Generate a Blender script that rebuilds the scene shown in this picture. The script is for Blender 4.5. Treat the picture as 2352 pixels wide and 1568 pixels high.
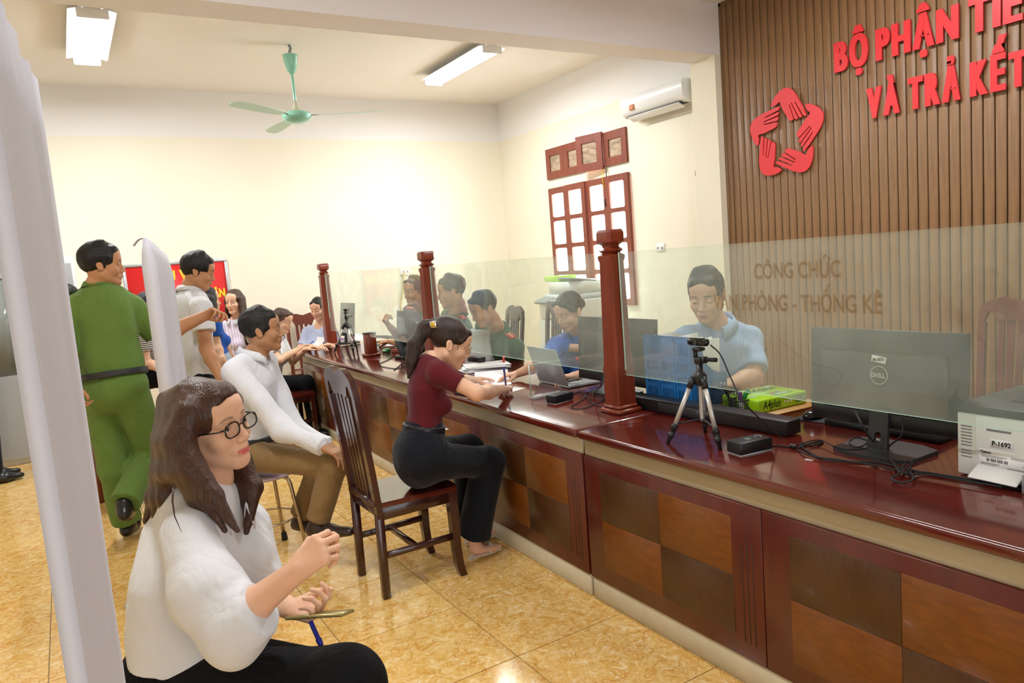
import bpy, bmesh, math, random, time
import numpy as np
from mathutils import Matrix, Vector, noise
T0 = time.time()
random.seed(7); rng = np.random.RandomState(5)
SC = bpy.context.scene
for o in list(bpy.data.objects): bpy.data.objects.remove(o)
COL = SC.collection
PI = math.pi
# ------------------------------------------------------------------ camera
FPX = 1674.8; CX, CY = 1176.0, 784.0
YAW, PIT, ROL = [math.radians(a) for a in (31.1865, 6.5555, -4.6007)]
EYE = Vector((0, 0, 1.5))
FW = Vector((math.sin(YAW)*math.cos(PIT), math.cos(YAW)*math.cos(PIT), -math.sin(PIT)))
_rt = Vector((math.cos(YAW), -math.sin(YAW), 0)); _up = _rt.cross(FW)
RT = (math.cos(ROL)*_rt + math.sin(ROL)*_up); UP = (-math.sin(ROL)*_rt + math.cos(ROL)*_up)
cam = bpy.data.cameras.new('camera'); cam_o = bpy.data.objects.new('camera', cam); COL.objects.link(cam_o)
cam.sensor_fit = 'HORIZONTAL'; cam.sensor_width = 36; cam.lens = FPX*36/2352; cam.clip_start = 0.05; cam.clip_end = 100
cam_o.matrix_world = Matrix((( RT.x, UP.x, -FW.x, EYE.x), (RT.y, UP.y, -FW.y, EYE.y), (RT.z, UP.z, -FW.z, EYE.z), (0,0,0,1)))
SC.camera = cam_o
# ------------------------------------------------------------------ sky, lamps of the room, exposure
W = bpy.data.worlds.new('sky'); SC.world = W; W.use_nodes = True
W.node_tree.nodes['Background'].inputs[0].default_value = (0.93, 0.97, 1.0, 1); W.node_tree.nodes['Background'].inputs[1].default_value = 1.5
SC.view_settings.view_transform = 'Standard'; SC.view_settings.look = 'None'
SC.view_settings.exposure = 0.6; SC.view_settings.gamma = 1.0; SC.view_settings.use_curve_mapping = False
def area(name, loc, rot, sx, sy, power, col=(1,1,1)):
    l = bpy.data.lights.new(name, 'AREA'); l.shape = 'RECTANGLE'; l.size = sx; l.size_y = sy; l.energy = power; l.color = col
    o = bpy.data.objects.new(name, l); o.location = loc; o.rotation_euler = rot; COL.objects.link(o); return o
LAMPS = [(0.42, 6.5), (3.60, 6.5), (0.42, 2.4), (3.60, 2.4)]  # last pair is out of view, added to light the near bay
for i, (x, y) in enumerate(LAMPS): area('fluorescent_light', (x, y, 3.335), (0, 0, 0), 0.09, 1.20, (40, 40, 27, 28)[i], (0.93, 0.97, 1.0))
area('window_daylight', (5.55, 6.3, 1.75), (0, PI/2, 0), 1.9, 1.5, 190, (0.97, 0.99, 1.0))
# daylight at the right-wall window above; below, added fill at an unseen back opening
area('back_fill_light', (0.6, -2.25, 1.4), (PI/2, 0, 0), 3.4, 2.4, 3, (1.0, 0.98, 0.96))
# ------------------------------------------------------------------ small helpers
def lin(h):
    h = h.lstrip('#'); c = [int(h[i:i+2], 16)/255 for i in (0, 2, 4)]
    return tuple(((v/12.92) if v <= .04045 else ((v+.055)/1.055)**2.4) for v in c) + (1,)
def at(px, py, d):       # point seen at a pixel of the 2352x1568 photograph, d metres along the view axis
    return EYE + (FW + RT*((px-CX)/FPX) - UP*((py-CY)/FPX))*d
def on(px, py, x=None, y=None, z=None):   # the same on a plane of the room
    r = FW + RT*((px-CX)/FPX) - UP*((py-CY)/FPX)
    t = (x-EYE.x)/r.x if x is not None else (y-EYE.y)/r.y if y is not None else (z-EYE.z)/r.z
    return EYE + r*t
def V(*a): return Vector(a)
def tag(o, label=None, cat=None, group=None, kind=None):
    if label: o['label'] = label
    if cat: o['category'] = cat
    if group: o['group'] = group
    if kind: o['kind'] = kind
    return o
def empty(name, loc=(0,0,0), rz=0, label=None, cat=None, group=None):
    o = bpy.data.objects.new(name, None); COL.objects.link(o); o.location = loc; o.rotation_euler = (0, 0, rz)
    o.empty_display_size = 0.05
    return tag(o, label, cat, group)
def wmat(o):
    M = Matrix.Identity(4)
    while o: M = o.matrix_basis @ M; o = o.parent
    return M
def copy_tree(o, parent=None):
    c = o.copy(); COL.objects.link(c); c.parent = parent
    for ch in [x for x in bpy.data.objects if x.parent == o]: copy_tree(ch, c)
    return c
def me_obj(name, me, mat, parent=None, smooth=True, world=False):
    if mat is not None:
        for m in (mat if isinstance(mat, (list, tuple)) else [mat]): me.materials.append(m)
    if smooth and len(me.polygons): me.polygons.foreach_set('use_smooth', [True]*len(me.polygons))
    o = bpy.data.objects.new(name, me); COL.objects.link(o)
    if parent:
        o.parent = parent
        if world: me.transform(wmat(parent).inverted())
    return o
class B:                                   # collects shapes into ONE mesh
    def __init__(s): s.bm = bmesh.new(); s.mi = 0
    def _fin(s, vs, M=None):
        if M is not None: bmesh.ops.transform(s.bm, matrix=M, verts=vs)
        fs = {f for v in vs for f in v.link_faces}
        for f in fs: f.material_index = s.mi
        return s
    def box(s, c, d, bev=0.0, R=None, seg=1):
        r = bmesh.ops.create_cube(s.bm, size=1); vs = r['verts']
        bmesh.ops.scale(s.bm, vec=d, verts=vs)
        if bev > 0:
            es = list({e for v in vs for e in v.link_edges})
            g = bmesh.ops.bevel(s.bm, geom=vs+es, offset=min(bev, min(d)*.49), segments=seg, affect='EDGES', profile=.5)
            vs = list({v for f in g['faces'] for v in f.verts} | {v for v in vs if v.is_valid})
            # gather whole island
            st = list(vs); seen = set(vs)
            while st:
                v = st.pop()
                for e in v.link_edges:
                    w = e.other_vert(v)
                    if w not in seen: seen.add(w); st.append(w)
            vs = list(seen)
        M = Matrix.Translation(c) @ (R.to_4x4() if R is not None else Matrix.Identity(4))
        return s._fin(vs, M)
    def bx(s, x0, x1, y0, y1, z0, z1, bev=0.0, seg=1):
        return s.box(((x0+x1)/2, (y0+y1)/2, (z0+z1)/2), (abs(x1-x0), abs(y1-y0), abs(z1-z0)), bev, seg=seg)
    def cyl(s, a, b, r1, r2=None, n=16, cap=True):
        a = Vector(a); b = Vector(b); r2 = r1 if r2 is None else r2; L = (b-a).length
        r = bmesh.ops.create_cone(s.bm, cap_ends=cap, segments=n, radius1=r1, radius2=r2, depth=L)
        q = Vector((0,0,1)).rotation_difference((b-a).normalized())
        return s._fin(r['verts'], Matrix.Translation((a+b)/2) @ q.to_matrix().to_4x4())
    def beam(s, a, b, w, h, up=(0,0,1), bev=0.0):
        a = Vector(a); b = Vector(b); z = (b-a).normalized(); u = Vector(up)
        x = u.cross(z)
        if x.length < 1e-4: x = Vector((1,0,0)).cross(z)
        x.normalize(); y = z.cross(x)
        return s.box((a+b)/2, (w, h, (b-a).length), bev, Matrix((x, y, z)).transposed())
    def sph(s, c, r, n=12, M=None):
        rr = bmesh.ops.create_uvsphere(s.bm, u_segments=n*2, v_segments=n, radius=1)
        if not hasattr(r, '__len__'): r = (r, r, r)
        return s._fin(rr['verts'], Matrix.Translation(c) @ (M.to_4x4() if M is not None else Matrix.Identity(4)) @ Matrix.Diagonal((*r, 1)))
    def tube(s, pts, r, n=6, closed=False):
        pts = [Vector(p) for p in pts]; N = len(pts); rings = []; nrm = None
        for i, p in enumerate(pts):
            if closed: t = (pts[(i+1) % N]-pts[i-1])
            else: t = pts[min(i+1, N-1)]-pts[max(i-1, 0)]
            t.normalize()
            if nrm is None: nrm = t.orthogonal().normalized()
            nrm = (nrm - t*nrm.dot(t)).normalized(); bi = t.cross(nrm)
            rr = r[i] if hasattr(r, '__len__') else r
            rings.append([s.bm.verts.new(p+(nrm*math.cos(2*PI*k/n)+bi*math.sin(2*PI*k/n))*rr) for k in range(n)])
        for i in range(N if closed else N-1):
            a, b = rings[i], rings[(i+1) % N]
            for k in range(n):
                f = s.bm.faces.new((a[k], a[(k+1) % n], b[(k+1) % n], b[k])); f.material_index = s.mi
        if not closed:
            s.bm.faces.new(rings[0][::-1]).material_index = s.mi; s.bm.faces.new(rings[-1]).material_index = s.mi
        return s
    def lathe(s, prof, n=24, M=None, sq=None):      # prof [(r,z)]
        rings = []
        for r, z in prof:
            rings.append([s.bm.verts.new((r*math.cos(2*PI*(k+.5)/n), r*math.sin(2*PI*(k+.5)/n), z)) for k in range(n)])
        for a, b in zip(rings, rings[1:]):
            for k in range(n): s.bm.faces.new((a[k], a[(k+1) % n], b[(k+1) % n], b[k])).material_index = s.mi
        s.bm.faces.new(rings[0][::-1]).material_index = s.mi; s.bm.faces.new(rings[-1]).material_index = s.mi
        if M is not None: bmesh.ops.transform(s.bm, matrix=M, verts=[v for r in rings for v in r])
        return s
    def prism(s, poly, h, M=None, holes=()):        # poly in local xy, extruded 0..h along z
        if holes:
            return s._prism_h(poly, h, M, holes)
        a = [s.bm.verts.new((x, y, 0)) for x, y in poly]; b = [s.bm.verts.new((x, y, h)) for x, y in poly]
        n = len(poly)
        s.bm.faces.new(a[::-1]).material_index = s.mi; s.bm.faces.new(b).material_index = s.mi
        for k in range(n): s.bm.faces.new((a[k], a[(k+1) % n], b[(k+1) % n], b[k])).material_index = s.mi
        if M is not None: bmesh.ops.transform(s.bm, matrix=M, verts=a+b)
        return s
    def _prism_h(s, poly, h, M, holes):
        vs = []; es = []
        loops = [poly]+list(holes)
        allr = []
        for lp in loops:
            r = [s.bm.verts.new((x, y, 0)) for x, y in lp]; allr.append(r)
            es += [s.bm.edges.new((r[k], r[(k+1) % len(r)])) for k in range(len(r))]
        g = bmesh.ops.triangle_fill(s.bm, use_beauty=True, use_dissolve=False, edges=es)
        fs = [f for f in g['geom'] if isinstance(f, bmesh.types.BMFace)]
        ex = bmesh.ops.extrude_face_region(s.bm, geom=fs)
        nv = [v for v in ex['geom'] if isinstance(v, bmesh.types.BMVert)]
        bmesh.ops.translate(s.bm, vec=(0, 0, h), verts=nv)
        vs = [v for r in allr for v in r]+nv
        bmesh.ops.recalc_face_normals(s.bm, faces=list({f for v in vs for f in v.link_faces}))
        return s._fin(list(set(vs)), M)
    def quad(s, a, b, c, d):
        vs = [s.bm.verts.new(p) for p in (a, b, c, d)]; s.bm.faces.new(vs).material_index = s.mi; return s
    def grid(s, rows):                               # rows of points -> surface
        rr = [[s.bm.verts.new(p) for p in r] for r in rows]
        for a, b in zip(rr, rr[1:]):
            for k in range(len(a)-1): s.bm.faces.new((a[k], a[k+1], b[k+1], b[k])).material_index = s.mi
        return s
    def build(s, name, mat, parent=None, smooth=False, world=False, thick=0.0, auto=True, **kw):
        if thick:
            bmesh.ops.recalc_face_normals(s.bm, faces=s.bm.faces)
            bmesh.ops.solidify(s.bm, geom=s.bm.faces[:], thickness=thick)
        me = bpy.data.meshes.new(name)
        if auto:
            for e in s.bm.edges:
                if len(e.link_faces) == 2 and e.calc_face_angle(0) > 0.6: e.smooth = False
            smooth = True
        s.bm.to_mesh(me); s.bm.free()
        o = me_obj(name, me, mat, parent, smooth, world)
        return tag(o, kw.get('label'), kw.get('cat'), kw.get('group'), kw.get('kind'))
# ------------------------------------------------------------------ materials
def nd(nt, t, **kw):
    n = nt.nodes.new(t)
    for k, v in kw.items():
        if k in n.inputs: n.inputs[k].default_value = v
        else: setattr(n, k, v)
    return n
def mat(name, col, rough=.5, metal=0, spec=.5, var=0.0, vscale=6.0, stretch=(1,1,1), bump=0.0, bscale=60.0, bstretch=(1,1,1), coat=0, emit=None, estr=0, alpha=1, sss=0, sheen=0, trans=0, col2=None):
    m = bpy.data.materials.new(name); m.use_nodes = True; nt = m.node_tree; p = nt.nodes['Principled BSDF']
    c = lin(col) if isinstance(col, str) else col
    p.inputs['Base Color'].default_value = c; p.inputs['Roughness'].default_value = rough; p.inputs['Metallic'].default_value = metal
    p.inputs['Specular IOR Level'].default_value = spec; p.inputs['Coat Weight'].default_value = coat; p.inputs['Coat Roughness'].default_value = .08
    if sheen: p.inputs['Sheen Weight'].default_value = sheen
    if trans: p.inputs['Transmission Weight'].default_value = trans
    if alpha < 1: p.inputs['Alpha'].default_value = alpha
    if sss: p.inputs['Subsurface Weight'].default_value = sss; p.inputs['Subsurface Radius'].default_value = (.012, .005, .003); p.inputs['Subsurface Scale'].default_value = 1.0
    if emit: p.inputs['Emission Color'].default_value = lin(emit) if isinstance(emit, str) else emit; p.inputs['Emission Strength'].default_value = estr
    if var or bump: tc = nd(nt, 'ShaderNodeTexCoord')
    if var or col2:
        if not var: var = 1; tc = nd(nt, 'ShaderNodeTexCoord')
        mp = nd(nt, 'ShaderNodeMapping'); mp.inputs['Scale'].default_value = stretch; nt.links.new(tc.outputs['Object'], mp.inputs[0])
        nz = nd(nt, 'ShaderNodeTexNoise', Scale=vscale, Detail=5.0, Roughness=.6); nt.links.new(mp.outputs[0], nz.inputs['Vector'])
        rp = nd(nt, 'ShaderNodeValToRGB'); nt.links.new(nz.outputs['Fac'], rp.inputs[0])
        d = lin(col2) if col2 else tuple(max(0, v*(1-var)) for v in c[:3])+(1,)
        e = c if col2 else tuple(min(1, v*(1+var)) for v in c[:3])+(1,)
        rp.color_ramp.elements[0].position = .32; rp.color_ramp.elements[0].color = d; rp.color_ramp.elements[1].position = .68; rp.color_ramp.elements[1].color = e
        nt.links.new(rp.outputs[0], p.inputs['Base Color'])
    if bump:
        mb = nd(nt, 'ShaderNodeMapping'); mb.inputs['Scale'].default_value = bstretch; nt.links.new(tc.outputs['Object'], mb.inputs[0])
        nb = nd(nt, 'ShaderNodeTexNoise', Scale=bscale, Detail=4.0); nt.links.new(mb.outputs[0], nb.inputs['Vector'])
        bp = nd(nt, 'ShaderNodeBump', Strength=bump, Distance=.01); nt.links.new(nb.outputs['Fac'], bp.inputs['Height']); nt.links.new(bp.outputs[0], p.inputs['Normal'])
    return m
M = {}
M['wall_yellow'] = mat('wall_yellow', '#ebe5d2', .7, var=.02, vscale=1.2, bump=.05, bscale=40)
M['wall_white'] = mat('wall_white', '#f3f2f0', .7, var=.01, vscale=1)
M['ceiling'] = mat('ceiling', '#f0ece6', .8, var=.01, vscale=1)
M['beam'] = mat('beam', '#ecebee', .8, var=.01, vscale=1)
M['wood_table'] = mat('wood_table', '#5d1c14', .16, var=.28, vscale=5, stretch=(2, .35, 2), coat=.6, col2=None)
M['wood_frame'] = mat('wood_frame', '#5a1f14', .32, var=.18, vscale=6, stretch=(3, 3, .5), coat=.15)
M['wood_post'] = mat('wood_post', '#7a3018', .35, var=.22, vscale=9, stretch=(3, 3, .25), coat=.15)
M['wood_slat'] = mat('wood_slat', '#8a6848', .42, var=.22, vscale=7, stretch=(4, 4, .25), bump=.15, bscale=50, bstretch=(6, 6, .3))
M['wood_gap'] = mat('wood_gap', '#3a2113', .7, var=.1)
M['wood_chair'] = mat('wood_chair', '#3a1511', .2, var=.25, vscale=8, stretch=(3, 3, .4), coat=.5)
M['wood_seat'] = mat('wood_seat', '#5a1d12', .14, var=.3, vscale=6, stretch=(.4, 3, 1), coat=.7)
M['wood_chair_red'] = mat('wood_chair_red', '#6e3120', .3, var=.2, vscale=8, stretch=(3, 3, .4), coat=.3)
M['wood_window'] = mat('wood_window', '#80402f', .45, var=.15, vscale=8, stretch=(3, 3, .4))
M['veneer_light'] = mat('veneer_light', '#77410f', .38, var=.18, vscale=14, stretch=(1, 1.2, 5), coat=.1)
M['veneer_dark'] = mat('veneer_dark', '#4c2c11', .38, var=.18, vscale=14, stretch=(1, 5, 1.2), coat=.1)
M['cream'] = mat('cream', '#bab097', .5, var=.04, vscale=5)
M['cream_base'] = mat('cream_base', '#d6cdb4', .5, var=.07, vscale=8)
M['black'] = mat('black', '#15161a', .4); M['black_gloss'] = mat('black_gloss', '#0e0f11', .15); M['black_matte'] = mat('black_matte', '#1b1c1f', .75)
M['dark_grey'] = mat('dark_grey', '#2c2e31', .5); M['grey'] = mat('grey', '#8c8f92', .5); M['light_grey'] = mat('light_grey', '#c9ccce', .45)
M['white_plastic'] = mat('white_plastic', '#e9eaea', .35); M['off_white'] = mat('off_white', '#dcdcd6', .4); M['paper'] = mat('paper', '#f2f1f2', .8)
M['silver'] = mat('silver', '#cbc8c3', .35, metal=.45); M['brass'] = mat('brass', '#b9a98c', .25, metal=.9); M['chrome'] = mat('chrome', '#d9dadb', .15, metal=1)
M['aluminium'] = mat('aluminium', '#b7b9ba', .4, metal=.5)
M['red_sign'] = mat('red_sign', '#e2343a', .35); M['letter_edge'] = mat('letter_edge', '#b9b0ac', .5)
M['red_board'] = mat('red_board', '#d7201f', .5); M['yellow_text'] = mat('yellow_text', '#f6cf2a', .5)
M['fan_green'] = mat('fan_green', '#8fd0bb', .25, coat=.4)
M['grout'] = mat('grout', '#a89878', .8)
M['blue_plastic'] = mat('blue_plastic', '#2474c4', .4, spec=.4)
M['lime'] = mat('lime', '#a6dc1e', .25, var=.06, vscale=8, coat=.5); M['lime_dark'] = mat('lime_dark', '#233b16', .5); M['green_print'] = mat('green_print', '#4e9a44', .5)
M['purple'] = mat('purple', '#6c2d86', .4); M['green_pen'] = mat('green_pen', '#1f8a3c', .35); M['red_plastic'] = mat('red_plastic', '#d22f28', .35); M['ink_blue'] = mat('ink_blue', '#2b35b8', .35)
M['lamp_tube'] = mat('lamp_tube', '#ffffff', .5, emit=(1, .99, .98, 1), estr=12)
M['screen'] = mat('screen', '#101418', .12, coat=.4)
M['laptop'] = mat('laptop', '#b5bcc0', .4, metal=.3)
M['banner'] = mat('banner', '#cbcad4', .8, var=.03, vscale=3, stretch=(2, 2, .3), bump=.25, bscale=6, bstretch=(3, 3, .3))
M['mesh_black'] = mat('mesh_black', '#17181a', .5)
M['tile'] = None
def floor_mat():
    m = bpy.data.materials.new('floor_tile'); m.use_nodes = True; nt = m.node_tree; p = nt.nodes['Principled BSDF']; L = nt.links
    tc = nd(nt, 'ShaderNodeTexCoord'); geo = nd(nt, 'ShaderNodeNewGeometry'); oi = nd(nt, 'ShaderNodeObjectInfo')
    mp = nd(nt, 'ShaderNodeMapping'); L.new(geo.outputs['Position'], mp.inputs[0])
    off = nd(nt, 'ShaderNodeVectorMath', operation='SCALE'); off.inputs[0].default_value = (37, 23, 0); L.new(oi.outputs['Random'], off.inputs['Scale'])
    L.new(off.outputs[0], mp.inputs['Location'])
    wz = nd(nt, 'ShaderNodeTexNoise', Scale=7.0, Detail=3.0); L.new(mp.outputs[0], wz.inputs['Vector'])
    add = nd(nt, 'ShaderNodeVectorMath', operation='MULTIPLY_ADD'); add.inputs[1].default_value = (.09, .09, .09)
    L.new(wz.outputs['Color'], add.inputs[0]); L.new(mp.outputs[0], add.inputs[2])
    n1 = nd(nt, 'ShaderNodeTexNoise', Scale=22.0, Detail=6.0, Roughness=.65, Distortion=1.2); L.new(add.outputs[0], n1.inputs['Vector'])
    r1 = nd(nt, 'ShaderNodeValToRGB'); L.new(n1.outputs['Fac'], r1.inputs[0]); e = r1.color_ramp.elements
    e[0].position = .33; e[0].color = lin('#d9a04a'); e[1].position = .72; e[1].color = lin('#fbecc4'); x = e.new(.5); x.color = lin('#ebc070'); x = e.new(.6); x.color = lin('#f2d190')
    vo = nd(nt, 'ShaderNodeTexVoronoi', Scale=34.0, feature='DISTANCE_TO_EDGE'); L.new(add.outputs[0], vo.inputs['Vector'])
    n2 = nd(nt, 'ShaderNodeTexNoise', Scale=9.0, Detail=2.0); L.new(mp.outputs[0], n2.inputs['Vector'])
    mr = nd(nt, 'ShaderNodeMapRange'); mr.inputs[1].default_value = .0; mr.inputs[2].default_value = .05; mr.inputs[3].default_value = 1; mr.inputs[4].default_value = 0; L.new(vo.outputs['Distance'], mr.inputs[0])
    mr2 = nd(nt, 'ShaderNodeMapRange'); mr2.inputs[1].default_value = .45; mr2.inputs[2].default_value = .62; L.new(n2.outputs['Fac'], mr2.inputs[0])
    mu = nd(nt, 'ShaderNodeMath', operation='MULTIPLY'); L.new(mr.outputs[0], mu.inputs[0]); L.new(mr2.outputs[0], mu.inputs[1])
    mx = nd(nt, 'ShaderNodeMixRGB'); mx.inputs[2].default_value = lin('#c9782c'); L.new(mu.outputs[0], mx.inputs[0]); L.new(r1.outputs[0], mx.inputs[1])
    n3 = nd(nt, 'ShaderNodeTexNoise', Scale=60.0, Detail=3.0, Distortion=2.0); L.new(add.outputs[0], n3.inputs['Vector'])
    mr3 = nd(nt, 'ShaderNodeMapRange'); mr3.inputs[1].default_value = .62; mr3.inputs[2].default_value = .7; mr3.inputs[4].default_value = .8; L.new(n3.outputs['Fac'], mr3.inputs[0])
    mx2 = nd(nt, 'ShaderNodeMixRGB'); mx2.inputs[2].default_value = lin('#f6ecd0'); L.new(mr3.outputs[0], mx2.inputs[0]); L.new(mx.outputs[0], mx2.inputs[1])
    L.new(mx2.outputs[0], p.inputs['Base Color']); p.inputs['Roughness'].default_value = .13; p.inputs['Specular IOR Level'].default_value = .5
    return m
M['tile'] = floor_mat()
def glass_mat(name, tint, haze, hazecol, dust_glare=True):
    m = bpy.data.materials.new(name); m.use_nodes = True; nt = m.node_tree; L = nt.links; nt.nodes.clear()
    out = nd(nt, 'ShaderNodeOutputMaterial'); tr = nd(nt, 'ShaderNodeBsdfTransparent'); tr.inputs[0].default_value = tint
    gl = nd(nt, 'ShaderNodeBsdfGlossy'); gl.inputs['Roughness'].default_value = .01; gl.inputs[0].default_value = (1, 1, 1, 1)
    df = nd(nt, 'ShaderNodeBsdfDiffuse'); df.inputs[0].default_value = hazecol
    fr0 = nd(nt, 'ShaderNodeFresnel', IOR=1.5); gg = nd(nt, 'ShaderNodeNewGeometry'); fr = nd(nt, 'ShaderNodeMath', operation='MULTIPLY'); bf = nd(nt, 'ShaderNodeMath', operation='SUBTRACT'); bf.inputs[0].default_value = 1.0
    L.new(gg.outputs['Backfacing'], bf.inputs[1]); L.new(bf.outputs[0], fr.inputs[1]); L.new(fr0.outputs[0], fr.inputs[0]); m1 = nd(nt, 'ShaderNodeMixShader'); m2 = nd(nt, 'ShaderNodeMixShader')
    L.new(fr.outputs[0], m1.inputs[0]); L.new(tr.outputs[0], m1.inputs[1]); L.new(gl.outputs[0], m1.inputs[2])
    if dust_glare:  # uneven diffuse haze: slight dust plus milky room reflection put into the colour
        g = nd(nt, 'ShaderNodeNewGeometry'); n = nd(nt, 'ShaderNodeTexNoise', Scale=3.0, Detail=6.0, Roughness=.65); L.new(g.outputs['Position'], n.inputs['Vector'])
        mr = nd(nt, 'ShaderNodeMapRange'); mr.inputs[1].default_value = .3; mr.inputs[2].default_value = .75; mr.inputs[3].default_value = haze*.5; mr.inputs[4].default_value = haze*1.5
        L.new(n.outputs['Fac'], mr.inputs[0]); L.new(mr.outputs[0], m2.inputs[0])
    else: m2.inputs[0].default_value = haze
    L.new(m1.outputs[0], m2.inputs[1]); L.new(df.outputs[0], m2.inputs[2]); L.new(m2.outputs[0], out.inputs[0])
    return m
M['glass'] = glass_mat('glass', (.945, .985, .955, 1), .11, (.84, .93, .87, 1))
M['glass_edge'] = mat('glass_edge', '#bfe0d2', .2, spec=.8)
M['acrylic'] = glass_mat('acrylic', (.95, .96, .96, 1), .03, (.9, .9, .9, 1), False)
M['window_glass'] = glass_mat('window_glass', (.9, .92, .9, 1), .2, (.95, .95, .95, 1), False)
M['transom_glass'] = mat('transom_glass', '#a8937c', .25, var=.35, vscale=9, stretch=(1, 1, 3))  # mottled brown colour stands in for views reflected in the panes
M['lens'] = glass_mat('lens', (.93, .94, .95, 1), .03, (.9, .9, .9, 1), False)
def text_mesh(txt, size, extr=0.0, bold=0.0, sx=1.0, align='CENTER', shear=0.0):
    c = bpy.data.curves.new('lettering', 'FONT'); c.body = txt; c.size = size; c.extrude = extr; c.offset = bold; c.align_x = align; c.shear = shear; c.resolution_u = 3
    o = bpy.data.objects.new('lettering', c); COL.objects.link(o); dg = bpy.context.evaluated_depsgraph_get()
    me = bpy.data.meshes.new_from_object(o.evaluated_get(dg)); bpy.data.objects.remove(o)
    me.transform(Matrix.Diagonal((sx, 1, 1, 1))); return me
def text_on(name, txt, size, parent, origin, xdir, ydir, m, extr=.0002, bold=0.0, sx=1.0, align='CENTER', shear=0.0, world=False, lift=.0006, label=None):
    me = text_mesh(txt, size, extr, bold, sx, align, shear)
    x = Vector(xdir).normalized(); y = Vector(ydir).normalized(); z = x.cross(y); y = z.cross(x).normalized(); z.normalize()
    me.transform(Matrix.Translation(Vector(origin)+z*lift) @ Matrix((x, y, z)).transposed().to_4x4())
    return tag(me_obj(name, me, m, parent, False, world), label)
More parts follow.
